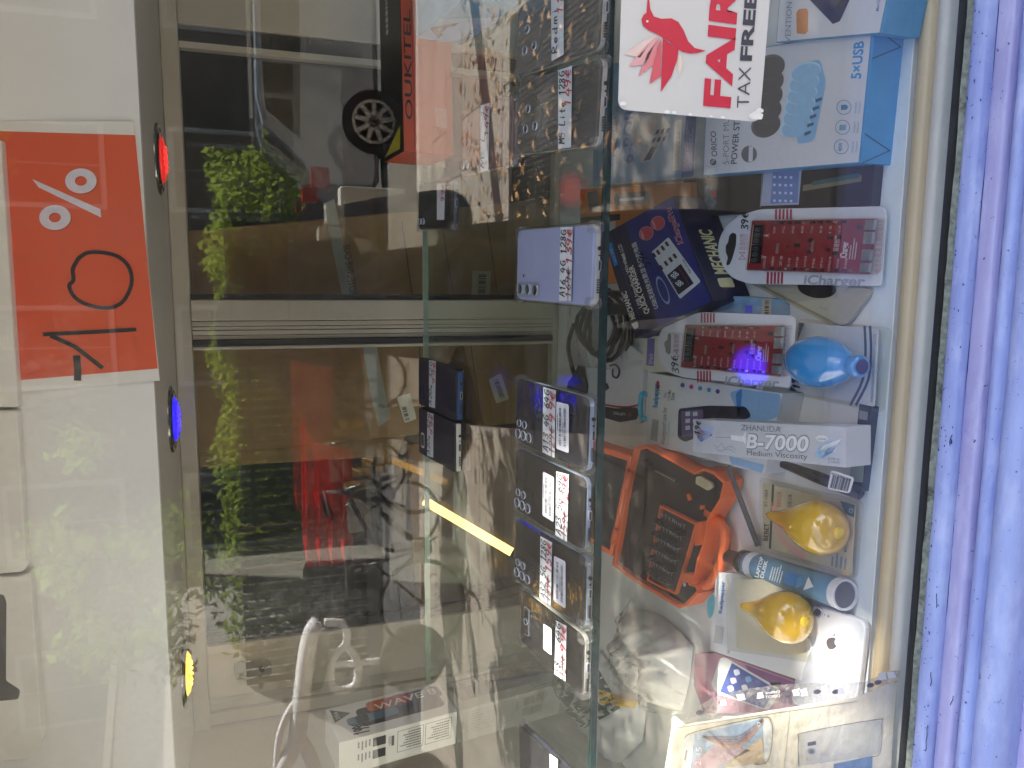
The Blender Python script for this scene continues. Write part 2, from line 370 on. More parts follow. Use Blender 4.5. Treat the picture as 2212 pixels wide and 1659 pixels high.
def paint(name, c1, c2, c3):
    if name in MATS: return MATS[name]
    mt = bpy.data.materials.new(name); MATS[name] = mt; mt.use_nodes = True; N, L = mt.node_tree.nodes, mt.node_tree.links; b = N['Principled BSDF']
    tc = N.new('ShaderNodeTexCoord')
    def nz(sc, det, stretch=(1, 1, 1), rough=0.6):
        mp = N.new('ShaderNodeMapping'); mp.inputs['Scale'].default_value = stretch; L.new(tc.outputs['Object'], mp.inputs[0])
        t = N.new('ShaderNodeTexNoise'); t.inputs['Scale'].default_value = sc; t.inputs['Detail'].default_value = det; t.inputs['Roughness'].default_value = rough
        L.new(mp.outputs[0], t.inputs['Vector']); return t
    def ramp(src, *els):
        r = N.new('ShaderNodeValToRGB'); e = r.color_ramp.elements
        while len(e) < len(els): e.new(0.5)
        for q, (p, c) in zip(e, els): q.position = p; q.color = (*lin(c), 1)
        L.new(src, r.inputs[0]); return r
    def mix(f, a, bcol):
        x = N.new('ShaderNodeMix'); x.data_type = 'RGBA'; L.new(f, x.inputs['Factor']); L.new(a, x.inputs['A'])
        if isinstance(bcol, str): x.inputs['B'].default_value = (*lin(bcol), 1)
        else: L.new(bcol, x.inputs['B'])
        return x.outputs['Result']
    base = ramp(nz(16, 8, (0.5, 1.2, 1.2)).outputs['Fac'], (0.3, c1), (0.5, c2), (0.68, c3))
    n_s = nz(240, 4); spec = ramp(n_s.outputs['Fac'], (0.675, '000000'), (0.71, 'ffffff'))
    n_c = nz(30, 12, (0.6, 1, 1), 0.78); chip = ramp(n_c.outputs['Fac'], (0.64, '000000'), (0.65, 'ffffff'))
    n_w = nz(60, 6, (0.45, 1.2, 1)); worn = ramp(n_w.outputs['Fac'], (0.5, '000000'), (0.72, '9a9a9a'))
    c = mix(worn.outputs[0], base.outputs[0], 'd2d6ee'); c = mix(chip.outputs[0], c, '4a48a0'); c = mix(spec.outputs[0], c, '3b3558')
    L.new(c, b.inputs['Base Color']); b.inputs['Roughness'].default_value = 0.38
    bp = N.new('ShaderNodeBump'); bp.inputs['Strength'].default_value = 0.4; bp.inputs['Distance'].default_value = 0.002
    mh = N.new('ShaderNodeMath'); mh.operation = 'MULTIPLY_ADD'; L.new(chip.outputs[0], mh.inputs[0]); mh.inputs[1].default_value = -0.5
    n_g = nz(70, 8, (0.35, 1.3, 1.3)); L.new(n_g.outputs['Fac'], mh.inputs[2])
    L.new(mh.outputs[0], bp.inputs['Height']); L.new(bp.outputs[0], b.inputs['Normal'])
    return mt
M_paint = paint('purple_paint', '848cc0', '949ac6', '98a4d2')
M_putty = mat('old_putty', '7b8074', 0.9, var=0.45, scale=180, bump=0.8, dirt=('43443c', 60, 0.55))
extr([(0.0058, 0.9605), (0.005, 0.9635), (0.001, 0.9605), (-0.0005, 0.955)], -0.8, 0.8, 260, 0.0009, 'putty_strip', M_putty, SW)
def arcp(pts, k=4): return [tuple(p.xy) for p in spline([Vector((a, b, 0)) for a, b in pts], k)]
Z0 = 0.9615
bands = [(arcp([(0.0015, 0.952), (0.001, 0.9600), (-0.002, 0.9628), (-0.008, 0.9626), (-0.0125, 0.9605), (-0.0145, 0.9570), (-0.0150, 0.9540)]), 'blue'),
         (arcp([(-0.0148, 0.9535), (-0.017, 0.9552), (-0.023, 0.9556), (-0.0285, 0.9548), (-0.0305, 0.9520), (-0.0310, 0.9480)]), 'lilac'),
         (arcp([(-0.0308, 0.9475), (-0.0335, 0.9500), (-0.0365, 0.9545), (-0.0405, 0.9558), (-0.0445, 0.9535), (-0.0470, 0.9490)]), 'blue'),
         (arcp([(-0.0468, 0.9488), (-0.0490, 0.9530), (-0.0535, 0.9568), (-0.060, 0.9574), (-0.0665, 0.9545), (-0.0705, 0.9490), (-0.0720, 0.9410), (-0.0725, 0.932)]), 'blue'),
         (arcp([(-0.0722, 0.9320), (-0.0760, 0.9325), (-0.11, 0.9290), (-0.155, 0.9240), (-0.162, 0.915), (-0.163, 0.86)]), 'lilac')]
for k, (pf, cn) in enumerate(bands): extr(pf, -1.0, 1.0, 300, 0.0004, 'sill_moulding', paint('purple_paint_lit_' + cn, *(('8590c6', '939ecc', '9dabd8') if cn == 'blue' else ('9a96c2', 'a6a2ca', 'abaad0'))), SW, True, seed=4 + k)  # blue and lilac tones put the differing light on the mouldings into the colour
# the long splits in the paint
cr = []
for (y, z, x0, x1, sd) in ((-0.0130, 0.9612, -0.40, -0.375, 1), (-0.0125, 0.9612, -0.34, -0.325, 4), (-0.0120, 0.9612, -0.27, -0.255, 7), (-0.0125, 0.9612, -0.13, -0.118, 2), (-0.0300, 0.9552, -0.43, -0.405, 3), (-0.0300, 0.9552, -0.35, -0.34, 8)):
    P = []; x = x0
    while x < x1:
        P.append(Vector((x, y + 0.0040 * noise.noise(Vector((x * 90, sd, 0))), z + 0.0006))); x += 0.003
    Vv, Ff = [], []; strokes3(P, Vector((0, 0, 1)), 0.0007, Vv, Ff, Vector((0, 0, 0.0004))); cr.append((Vv, Ff))
mk('paint_crack', *joinm(*cr), mat('crack', '262042', 0.9), SW)
# curled paint chips along the putty and bare patches
Vc, Fcx = [], []; rr = random.Random(11)
for i in range(150):
    x = rr.uniform(-0.48, 0.3); y = -0.0005 - abs(rr.gauss(0, 0.006)); s = rr.uniform(0.0003, 0.0011) * (2.4 if i % 40 == 0 else 1); a0 = rr.uniform(0, 6.28); o = len(Vc); k = rr.randint(4, 6)
    z = 0.9628 - 0.08 * abs(y + 0.001)
    for j in range(k):
        q = a0 + 6.28 * j / k; Vc.append(Vector((x + math.cos(q) * s * rr.uniform(.7, 1.8), y + math.sin(q) * s * rr.uniform(.4, .9), z + 0.0003 + 0.0006 * rr.random())))
    Fcx.append(tuple(range(o, o + k)))
mk('paint_chip', Vc, Fcx, mat('bare_chip', '3a3a78', 0.85, var=0.3, scale=200), SW)
for nm, a in (('jamb', (-0.98, XL - 0.04)), ('jamb', (XR + 0.02, 0.98))):
    boxm(nm, a[0], a[1], -0.09, 0.03, 0.96, 2.1, M_paint, SW, bevel=0.006)
boxm('head', -0.98, 0.98, -0.09, 0.03, 2.1, 2.32, M_paint, SW, bevel=0.006)
boxm('apron', -0.98, 0.98, -0.15, -0.02, 0.1, 0.9, M_paint, SW, bevel=0.006)
M_render = mat('shop_render', 'b9ab96', 0.85, var=0.15, scale=6, bump=0.3)
fb = root('shop_building', 'rendered house wall around the purple shop window', 'building', (0, 0.2, 0))
boxm('wall', -9, -0.98, -0.03, 0.3, 0, 9, M_render, fb); boxm('wall', 0.98, 9, -0.03, 0.3, 0, 9, M_render, fb)
boxm('wall', -0.98, 0.98, -0.03, 0.3, 2.32, 9, M_render, fb); boxm('plinth', -0.98, 0.98, -0.02, 0.02, 0, 0.9, M_render, fb)
boxm('roof', -9, 9, -0.3, 6, 9, 9.2, mat('roof', '5a3b32', 0.8), fb)

# the window pane
WG = clear('window_glass', ior=1.54, tint=(0.985, 0.99, 0.99), rough=0.0, dust=0.03, dustscale=7.0)
wp = boxm('window_pane', -0.8, 0.8, 0.006, 0.011, 0.95, 2.1, WG); tag(wp, 'large clear shop window pane reflecting the street, dusty', 'window pane')

# rear sliding window of aluminium
RW = root('rear_window', 'cream aluminium sliding window frame behind the display, its panes dark', 'window', (-0.15, REAR_Y, ZF))
Y = REAR_Y
boxm('top_rail', XL, XR, Y, Y + 0.03, 1.599, 1.6245, M_alu, RW, bevel=0.002)
boxm('bottom_rail', XL, XR, Y + 0.004, Y + 0.03, ZF + 0.001, ZF + 0.012, M_alu, RW, bevel=0.002)
boxm('stile', -0.705, -0.610, Y - 0.004, Y + 0.025, ZF + 0.0125, 1.5985, M_alu, RW, bevel=0.002)
for x0, x1, dy in ((-0.7565, -0.735, 0.004), (-0.7335, -0.7200, 0.012), (-0.7185, -0.7065, 0.006)):
    boxm('track', x0, x1, Y + dy, Y + 0.03, ZF + 0.0125, 1.5985, M_alu, RW, bevel=0.001)
boxm('stile', -0.0645, -0.0315, Y - 0.008, Y + 0.025, ZF + 0.0125, 1.5985, M_alu, RW, bevel=0.0015)
for x0, x1, dy in ((-0.0735, -0.066, 0.003), (-0.0800, -0.0745, 0.006), (-0.0880, -0.081, 0.004), (-0.0955, -0.089, 0.008)):
    boxm('track', x0, x1, Y + dy, Y + 0.03, ZF + 0.0125, 1.5985, M_alu, RW, bevel=0.0008)
boxm('edge_bead', -0.1115, -0.1065, Y - 0.002, Y + 0.025, ZF + 0.0125, 1.5985, M_alu, RW, bevel=0.0008)
for x0, x1 in ((-0.0308, -0.0222), (-0.106, -0.0962), (-0.6092, -0.594), (0.360, 0.3825)):
    boxm('gasket', x0, x1, Y + 0.002, Y + 0.02, ZF + 0.0125, 1.5985, M_black, RW)
boxm('edge_bead', 0.3500, 0.3595, Y + 0.001, Y + 0.02, ZF + 0.0125, 1.5985, M_alu, RW)
boxm('stile', 0.3835, XR, Y - 0.003, Y + 0.03, ZF + 0.0125, 1.5985, M_alu, RW, bevel=0.002)
RG = clear('rear_glass', ior=1.45, tint=(0.97, 0.98, 0.95), rough=0.02)
boxm('pane', -0.594, -0.112, Y + 0.010, Y + 0.014, ZF + 0.0125, 1.5985, RG, RW); boxm('pane', -0.022, 0.350, Y + 0.018, Y + 0.022, ZF + 0.0125, 1.5985, RG, RW)
lk = slab('lock_plate', REAR.up(0.0065), [(505, 1432), (575, 1424), (586, 1432), (588, 1455), (580, 1462), (508, 1469)], 0.0024, mat('lock_metal', '9b978c', 0.35, metal=0.6), RW, r=0.006)
vs, fs = lathe(REAR.up(0.0065).pt((566, 1445)), (0, -1, 0), (1, 0, 0), [(0, 0.0052), (0.0016, 0.0052), (0.0016, 0.003), (0.0008, 0.003)], 20); mk('key_cylinder', vs, fs, mat('lock_dark', '55524a', 0.3, metal=0.8), lk)

# shop room behind
st(boxm('room_floor', -3, 3, Y + 0.05, 5, 0.0, 0.02, mat('room_floor', '4a3c2e', 0.6)))
st(boxm('room_wall_back', -3, 3, 4.0, 4.1, 0, 2.8, M_shopdark)); st(boxm('room_wall_left', -3.1, -3, Y + 0.1, 4.1, 0, 2.8, M_shopdark)); st(boxm('room_wall_right', 3, 3.1, Y + 0.1, 4.1, 0, 2.8, M_shopdark))
st(boxm('room_ceiling', -3.1, 3.1, Y + 0.1, 4.1, 2.8, 2.9, M_shopdark))
st(boxm('room_front_wall', -3, XL - 0.03, Y + 0.08, Y + 0.1, 0, 2.8, M_shopdark)); st(boxm('room_front_wall', XR + 0.03, 3, Y + 0.08, Y + 0.1, 0, 2.8, M_shopdark))
st(boxm('room_front_wall', XL - 0.03, XR + 0.03, Y + 0.08, Y + 0.1, 0, 0.94, M_shopdark)); st(boxm('room_front_wall', XL - 0.03, XR + 0.03, Y + 0.1, Y + 0.12, 1.66, 2.8, M_shopdark))

# cartons standing close behind the rear panes
M_card = mat('cardboard', '9c7c52', 0.8, var=0.14, scale=30, bump=0.05, dirt=('8d6a3c', 5, 0.6))
M_tape = mat('grey_tape', '9aa0a0', 0.3, var=0.1)
M_paper = mat('paper_white', 'e6e4de', 0.6, var=0.03)
def carton(label, S, quad, depth, seam=None):
    P = [S.pt(p) for p in quad]; c = sum(P, Vector()) / 4
    vs, fs = prism(P, S.n * -depth)
    o = mk('carton', vs, fs, M_card, None, bevel=0.003)
    return tag(o, label, 'carton', 'cartons behind the rear window')
RB = Surf((0, Y + 0.10, 1), (0, -1, 0)); RB2 = Surf((0, Y + 0.16, 1), (0.16, -1, 0.0)); RB3 = Surf((0, Y + 0.07, 1), (-0.1, -1, 0.05))
c1 = carton('brown carton behind the rear pane, crossed by a grey tape with printed capitals', RB, [(340, 505), (1232, 425), (1228, 690), (340, 690)], 0.3)
poly(RB, c1, [(698, 395 + 45), (722, 430), (777, 690), (750, 690)], '9aa0a0', 'tape', 2, mt=M_tape)
text(RB, c1, 'PROTECTIVE CASE', (757, 645), (741, 530), (772, 641), '3b3f40', 0.01, lv=4)
for q in (((868, 480), (898, 690)), ((952, 470), (988, 690)), ((1050, 460), (1082, 690))): stroke(RB, c1, q, 0.0016, '3a2a18', 'seam')
poly(RB, c1, [(1021, 585), (1060, 586), (1058, 648), (1017, 648)], 'b9b7a8', 'label_sticker', 2)
bars(RB, c1, (1034, 592), (1032, 640), (1050, 592), 16, lv=4)
c2 = carton('brown carton behind the rear pane, its grey tape ending above the flip-cover phones', RB, [(340, 700), (1010, 700), (902, 940), (420, 985)], 0.3)
poly(RB, c2, [(776, 700), (805, 700), (842, 905), (818, 922), (800, 850)], '9aa0a0', 'tape', 2, mt=M_tape)
text(RB, c2, 'FG-03', (818, 880), (846, 882), (818, 873), '2d3338', 0.0, lv=4)
poly(RB, c2, [(857, 858), (886, 848), (900, 905), (874, 914)], 'e4e2da', 'label_sticker', 2, r=0.004)
bars(RB, c2, (868, 880), (876, 910), (877, 878), 10, lv=4)
stroke(RB, c2, [(905, 700), (912, 935)], 0.0016, '3a2a18', 'seam')
c3 = carton('low brown carton with a white barcode label, behind the flip-cover phones', RB2, [(985, 690), (1222, 690), (1222, 905), (1048, 920)], 0.3)
poly(RB2, c3, [(1055, 820), (1082, 806), (1100, 862), (1072, 872)], 'd6d4ca', 'label_sticker', 2, r=0.004)
bars(RB2, c3, (1066, 822), (1080, 862), (1076, 818), 16, lv=4, seed=4)
stroke(RB2, c3, [(1010, 700), (1040, 905)], 0.0018, '3a2a18', 'seam')
c4 = carton('brown carton with a red-bordered battery warning label', RB2, [(420, 935), (900, 880), (860, 985), (430, 1010)], 0.25)
S4 = RB2
poly(S4, c4, [(662, 905), (762, 890), (752, 950), (657, 940)], 'e9e2dc', 'warning_label', 2)
text(S4, c4, 'UN3481', (689, 934), (731, 939), (690, 923), '241a18', 0.02, lv=4)
for k in range(12):
    t0 = k / 12; a = Vector((657 + 95 * t0, 940 + 10 * t0)); poly(S4, c4, [(a.x, a.y), (a.x + 5, a.y + .5), (a.x + 3, a.y - 4), (a.x - 2, a.y - 4.5)], 'b8423a', 'warning_border', 3)
    b_ = Vector((752 + 10 * t0, 950 - 60 * t0)); poly(S4, c4, [(b_.x, b_.y), (b_.x + .6, b_.y - 3.4), (b_.x - 6, b_.y - 5), (b_.x - 6.6, b_.y - 2)], 'b8423a', 'warning_border', 3)
poly(S4, c4, [(684, 908), (694, 903), (742, 900), (742, 913), (700, 917), (684, 915)], '4a1f22', 'battery_symbol', 4)
c5 = carton('large brown carton without labels behind the glowing tube', RB, [(880, 960), (1225, 930), (1225, 1350), (900, 1350)], 0.5)

# glowing tube that stands in for a lamp mirrored in the shelf glass
a, b = Surf((0, 0.70, 1), (0, -1, 0)).pt((917, 1082)), Surf((0, 0.62, 1), (0, -1, 0)).pt((1106, 1193))
LT = root('reflected_tube', 'thin warm glowing tube in place of a reflection in the glass shelf, black end cap', 'reflection', b)
vs, fs = tube([a, b], 0.0068, 12); mk('tube', vs, fs, mat('warm_tube', 'eab468', 0.4, emit=0.8), LT, True)
vs, fs = tube([b, b + (b - a).normalized() * 0.014], 0.0075, 12); mk('end_cap', vs, fs, M_black, LT, True)

# downlights
SOF = Surf((0, 0, 1.6248), (0, 0, -1))
for (px, py, col, colname, em, where) in ((363, 362, 'ff2a22', 'red', 0.6, 'nearest the green and orange reflections at the right'), (393, 880, '2417ff', 'blue', 2.2, 'in the middle of the soffit'), (420, 1375, 'ffc43a', 'amber', 2.2, 'at the left end of the soffit')):
    c = SOF.pt((px - 7, py)); c.y = min(c.y, 0.735); r = 0.05
    D = root('downlight', 'round chrome downlight glowing %s in the grey soffit' % colname, 'downlight', c, 'downlights in the soffit')
    vs, fs = lathe(c, (0, 0, -1), (1, 0, 0), [(-0.002, r), (0.002, r), (0.0035, r * 0.95), (0.0035, r * 0.9), (0.002, r * 0.86), (-0.001, r * 0.86)], 40)
    mk('trim_ring', vs, fs[:-2], mat('chrome', '8d8a84', 0.12, metal=1.0, var=0.02), D, True)
    vs, fs = lathe(c, (0, 0, -1), (1, 0, 0), [(0.0012, r * 0.85), (0.0042, r * 0.78), (0.0046, r * 0.7), (0.0046, 0.001)], 40)
    mk('reflector', vs, fs, mat('lamp_bowl_' + colname, '2a2624', 0.15, metal=0.7), D, True)
    vs, fs = lathe(c, (0, 0, -1), (1, 0, 0), [(0.0048, r * 0.66), (0.0085, r * 0.55), (0.0095, r * 0.3), (0.0096, 0.001)], 32)
    mk('lens', vs, fs, mat('lamp_lens_' + colname, col, 0.25, var=0.3, scale=90, emit=em * 0.11), D, True)
    for i in range(19):
        k = 0 if i == 0 else (1 if i < 7 else 2); a_ = i * (1.0472 if k == 1 else 0.5236); p = c + Vector((math.cos(a_), math.sin(a_), 0)) * (0.0085 * k) + Vector((0, 0, -0.0085))
        vs, fs = lathe(p, (0, 0, -1), (1, 0, 0), [(0, .0026), (.0018, .0022), (.0028, .0008)], 8); mk('led', vs, fs, mat('lamp_led_' + colname, col, 0.3, emit=em * 0.4), D, True)

    if colname == 'blue':
        ll = bpy.data.lights.new('blue_beam', 'SPOT'); ll.energy = 9.0; ll.color = (0.04, 0.02, 1.0); ll.spot_size = rad(3.2); ll.spot_blend = 0.6; ll.shadow_soft_size = 0.004
        lo = bpy.data.objects.new('blue_beam', ll); COL.objects.link(lo); lo.location = c + Vector((0, 0, -0.02)); lo.rotation_euler = (lo.location - FLOOR.up(0.04).pt((1618, 790))).to_track_quat('Z', 'Y').to_euler()
# things on the valance: the discount poster and the white boxes above
PP = PANEL.up(0.003)
po = slab('discount_poster', PP, [(0 - 12, 262), (288, 262), (345, 822), (30, 848), (20, 700)], 0.0012, M_paper, bevel=0)
tag(po, 'orange paper poster reading minus ten percent, taped on the white board', 'poster')
M_org = mat('poster_orange', 'e25c36', 0.4, var=0.08, scale=5, bump=1.0)
poly(PP, po, [(-12, 283), (292, 292), (341, 796), (34, 822), (22, 700)], 'd9502c', 'orange_field', 1, mt=M_org)
# percent sign with its drop shadow, then the pen strokes
for c0, e1, e2 in (((119, 470), (-34, 0), (0, 27)), ((175, 391), (-34, 0), (0, 27))):
    disc(PP, po, (c0[0] + 2, c0[1] + 2), e1, e2, 'b9402a', 'percent_shadow', 2, inner=0.38, seg=36); disc(PP, po, c0, e1, e2, 'dcd6e2', 'percent_sign', 3, inner=0.38, seg=36)
poly(PP, po, [(70, 387), (84, 405), (219, 470), (217, 452)], 'dcd6e2', 'percent_sign', 3)
for P, wd in (([(166, 772), (168, 795), (168, 818)], 0.0075), ([(96, 722), (180, 718), (292, 712)], 0.0045), ([(112, 726), (160, 748), (190, 770), (220, 793)], 0.0048),
              ([(172, 556), (158, 580), (159, 605), (150, 618), (163, 643), (195, 660), (235, 665), (265, 652), (284, 615), (280, 580), (258, 556), (225, 546), (190, 546), (168, 560)], 0.0042)):
    stroke(PP, po, P, wd, '1c1512', 'handwritten_ten', 4)
PB = PANEL.up(0.02)
for q, lb in (([(-60, 300), (2, 300), (40, 880), (-60, 880)], 'white boxed panel above the valance beside the orange poster'),
              ([(-60, 888), (37, 888), (58, 1222), (50, 1236), (-60, 1246)], 'blank white textured panel above the valance between the two others'),
              ([(-60, 1250), (42, 1246), (66, 1235), (92, 1600), (60, 1640), (-60, 1650)], 'white textured panel above the valance with a dark printed phone')):
    o = slab('wall_panel', PB, q, 0.018, mat('textured_white', 'e2e0d8', 0.5, var=0.06, scale=40, bump=0.25), r=0.004, bevel=0.002); tag(o, lb, 'panel', 'white panels above the valance')
    if q[0][1] == 1250:
        poly(PB, o, [(-60, 1282), (8, 1284), (14, 1300), (13, 1470), (44, 1490), (40, 1510), (-60, 1520)], '55524e', 'printed_phone', 1, r=0.003)

# ================================================================ the glass shelf and what lies on it
SG = clear('shelf_glass', ior=1.5, tint=(0.90, 0.95, 0.92), rough=0.01)
M_gedge = mat('green_glass_edge', '12302a', 0.15, var=0.5, scale=18, spec=0.3)
sn = SHELF.n; sdn = Vector((0, 1, TILT)).normalized()
GS = root('glass_shelf', 'thick clear glass shelf with green edge, carrying the phones', 'shelf', (0, 0.183, 1.183))
def shp(x, y, h=0.0): return Vector((x, y, 1.191 + TILT * (y - 0.183))) + sn * h
vs, fs = prism([shp(-0.70, 0.1832), shp(XR - 0.005, 0.1832), shp(XR - 0.005, 0.645), shp(-0.70, 0.645)], sn * -0.008)
mk('glass_plate', vs, fs, SG, GS)
vs, fs = prism([shp(-0.70, 0.1805, 0.0002), shp(XR - 0.005, 0.1805, 0.0002), shp(XR - 0.005, 0.183, 0.0002), shp(-0.70, 0.183, 0.0002)], sn * -0.0085)
mk('front_edge', vs, fs, M_gedge, GS, bevel=0.0006)
vs, fs = prism([shp(-0.70, 0.6452, 0.0002), shp(XR - 0.005, 0.6452, 0.0002), shp(XR - 0.005, 0.6465, 0.0002), shp(-0.70, 0.6465, 0.0002)], sn * -0.0085)
mk('back_edge', vs, fs, mat('pale_glass_edge', 'a9b6a4', 0.2), GS)
for x in (-0.69, XR - 0.02):
    for y in (0.24, 0.6): p = shp(x, y, -0.0085); boxm('bracket', x - 0.012, x + 0.012, y - 0.01, y + 0.01, p.z - 0.012, p.z - 0.0015, M_alu, GS)

CASE = clear('clear_case', ior=1.5, tint=(0.95, 0.96, 0.96), rough=0.05, bump=0.12)
BUMP = clear('case_bumper', ior=1.7, tint=(0.9, 0.91, 0.92), rough=0.08, bump=0.5, dust=0.16, dustscale=40)
M_lens = mat('lens_black', '0b0c10', 0.08, spec=0.8); M_chr = mat('ring_silver', 'c4c8d0', 0.25, metal=0.4, var=0.03)
M_hole = mat('port_dark', '08080a', 0.5); M_strip = mat('paper_tape', 'd3d6d6', 0.7, var=0.07, scale=90)
class Frame:
    pass
def fit(S, quad):
    nl, nr, fr, fl_ = [S.pt(p) for p in quad]; f = Frame(); f.nm = (nl + nr) / 2; fm = (fr + fl_) / 2
    f.ey = (fm - f.nm).normalized(); ex = (nr - nl); ex = (ex - f.ey * ex.dot(f.ey)).normalized(); f.ex = ex; f.n = f.ex.cross(f.ey).normalized()
    f.w = ((nr - nl).length + (fr - fl_).length) / 2; f.l = (fm - f.nm).length
    f.P = lambda x, y, z=0.0: f.nm + f.ex * x + f.ey * y + f.n * z       # x from the middle, y from the near end
    return f
def rrect(f, x0, x1, y0, y1, r, z):
    return rnd([f.P(x0, y0, z), f.P(x1, y0, z), f.P(x1, y1, z), f.P(x0, y1, z)], r, 6)
def plate(name, f, x0, x1, y0, y1, r, z1, z0, mt, parent, bevel=0.0, smooth=False):
    vs, fs = prism(rrect(f, x0, x1, y0, y1, r, z1), f.n * (z0 - z1)); return mk(name, vs, fs, mt, parent, bevel=bevel, smooth=smooth)
def lens(f, x, y, r, z, parent):
    ln = mk('lens', *lathe(f.P(x, y, z), f.n, f.ex, [(-0.001, r * .87), (0.0006, r * .87), (0.0006, 0.0003)], 20), M_lens, parent, True)
    vs, fs = lathe(f.P(x, y, z), f.n, f.ex, [(-0.001, r), (0.0009, r), (0.0011, r * .95), (0.0009, r * .88), (-0.0005, r * .88)], 20); mk('lens_ring', vs, fs[:-2], M_chr, ln, True)
T = 0.0125
def phone(label, quad, body, frame, cam, price=None, was=None, title=None, strip=None, bar=None, case=True, jack='L', group='phones lying on the glass shelf', frough=0.25, brough=0.12):
    S = SHELF.up(T); f = fit(S, quad); hw = f.w / 2 - (0.0022 if case else 0.0005); L0 = 0.0022 if case else 0.0; L1 = f.l - L0
    R = root('phone', label, 'phone', f.P(0, f.l / 2, -T), group)
    mb = mat('phone_back_' + body, body, brough, var=0.06, scale=25, coat=0.4); mf = mat('phone_frame_' + frame, frame, frough, metal=0.15, var=0.05)
    if cam == 'flip':
        plate('cover', f, -hw, hw, L0, L1, 0.006, 0.0, -T + 0.0006, mat('flip_leather', '1d1b26', 0.6, var=0.15, scale=300, bump=0.2), R, bevel=0.0012)
        plate('body', f, -hw + 0.002, hw - 0.002, L0 - 0.0022, L0 + 0.004, 0.002, -0.0022, -0.0088, mf, R, bevel=0.001)
        ys = L0 - 0.0022
        SS = Surf(f.P(0, 0, 0.0), f.n)
        stp = [f.P(x, 0.005) for x in (-hw + .005, hw - .005)]
        plate('camera_cutout', f, -hw * .62, -hw * .12, L1 - 0.022, L1 - 0.012, 0.003, 0.0006, -0.001, M_hole, R); plate('camera_bezel', f, -hw * .70, -hw * .05, L1 - 0.0235, L1 - 0.0105, 0.004, 0.0003, -0.001, mf, R)
    else:
        plate('body', f, -hw, hw, L0, L1, 0.0095, -0.0016, -T + 0.0022, mb, R, bevel=0.0022)
        plate('frame', f, -hw - 0.0003, hw + 0.0003, L0 - 0.0003, L1 + 0.0003, 0.0095, -0.0036, -T + 0.0034, mf, R, bevel=0.001)
        ys = L0 - 0.0004
    if case and cam != 'flip':
        plate('clear_case', f, -f.w / 2, f.w / 2, 0, f.l, 0.011, 0.0, -T + 0.0006, CASE, R, bevel=0.003, smooth=False)
        for sx in (-1, 1):
            for (y0, y1) in ((-0.0012, 0.013), (f.l - 0.013, f.l + 0.0012)):
                x0, x1 = sorted((sx * (f.w / 2 - 0.011), sx * (f.w / 2 + 0.0016))); plate('corner_bumper', f, x0, x1, y0, y1, 0.006, 0.0008, -T + 0.0006, BUMP, R, bevel=0.003)
        ys = -0.0006 if case else ys
    # ports on the near end
    E = Frame(); E.nm = f.P(0, ys, -T / 2 - 0.0004); E.ex = f.ex; E.ey = f.n; E.n = f.ex.cross(f.n); E.P = lambda x, y, z=0.0: E.nm + E.ex * x + E.ey * y + E.n * z
    hm = M_hole
    if frame in ('e8e2d0', 'd9d7d2', 'cfc8b8'): pass
    plate('usb_port', E, -0.0052, 0.0052, -0.0018, 0.0018, 0.0018, 0.0004, -0.002, M_chr, R); plate('usb_slot', E, -0.0043, 0.0043, -0.0011, 0.0011, 0.0011, 0.0006, -0.001, hm, R)
    plate('headphone_jack', E, 0.014, 0.0178, -0.0019, 0.0019, 0.0019, 0.0006, -0.001, hm, R)
    plate('microphone', E, 0.0085, 0.0101, -0.0008, 0.0008, 0.0008, 0.0006, -0.001, hm, R)
    for k in range(6): plate('speaker_slot', E, -0.0255 + k * 0.0023, -0.0241 + k * 0.0023, -0.0013, 0.0013, 0.0006, 0.0006, -0.001, hm, R)
    # cameras, top left
    z = -0.0012
    if cam == 'three':
        plate('camera_cutout', f, -hw + .004, -hw + .0195, L1 - .056, L1 - .004, 0.007, 0.0012, -0.002, CASE, R)
        for k in range(3): lens(f, -hw + .0115, L1 - .013 - k * .0165, 0.0062, 0.0, R)
        lens(f, -hw + .026, L1 - .019, 0.002, z, R)
    elif cam == 'five':
        plate('camera_module', f, -hw + .004, -hw + .031, L1 - .043, L1 - .003, 0.006, -0.0002, -0.002, mb, R, bevel=0.0006)
        for k in range(3): lens(f, -hw + .011, L1 - .010 - k * .0125, 0.0055, 0.0002, R)
        for k in range(2): lens(f, -hw + .0235, L1 - .012 - k * .0125, 0.0045, 0.0002, R)
    elif cam == 'bar':
        plate('camera_module', f, -.0165, .0165, L1 - .024, L1 - .012, 0.003, 0.0002, -0.002, M_chr, R, bevel=0.0005); plate('camera_window', f, -.015, .015, L1 - .0228, L1 - .0132, 0.0025, 0.0004, -0.001, M_lens, R)
        lens(f, 0.0, L1 - .018, 0.004, 0.0004, R)
    elif cam == 'ring':
        vs, fs = lathe(f.P(-0.004, L1 - .034, 0.0), f.n, f.ex, [(-0.002, .0255), (0.0012, .0255), (0.0016, .0245), (0.0012, .0232), (-0.001, .0232)], 48); mk('camera_ring', vs, fs[:-2], CASE, R, True)
        vs, fs = lathe(f.P(-0.004, L1 - .034, 0.0), f.n, f.ex, [(-0.002, .0225), (-0.0004, .0225), (-0.0004, .0005)], 40); mk('camera_disc', vs, fs, mb, R)
        for a_ in (0.5, 2.3, 4.1): lens(f, -0.004 + .013 * math.cos(a_), L1 - .034 + .013 * math.sin(a_), 0.0045, 0.0, R)
    elif cam == 'two':
        plate('camera_module', f, -hw + .004, -hw + .019, L1 - .034, L1 - .004, 0.005, 0.0, -0.002, M_lens, R, bevel=0.0006)
        for k in range(2): lens(f, -hw + .0115, L1 - .012 - k * .0135, 0.0048, 0.0004, R)
    SS = Surf(f.P(0, 0, 0.0006), f.n)
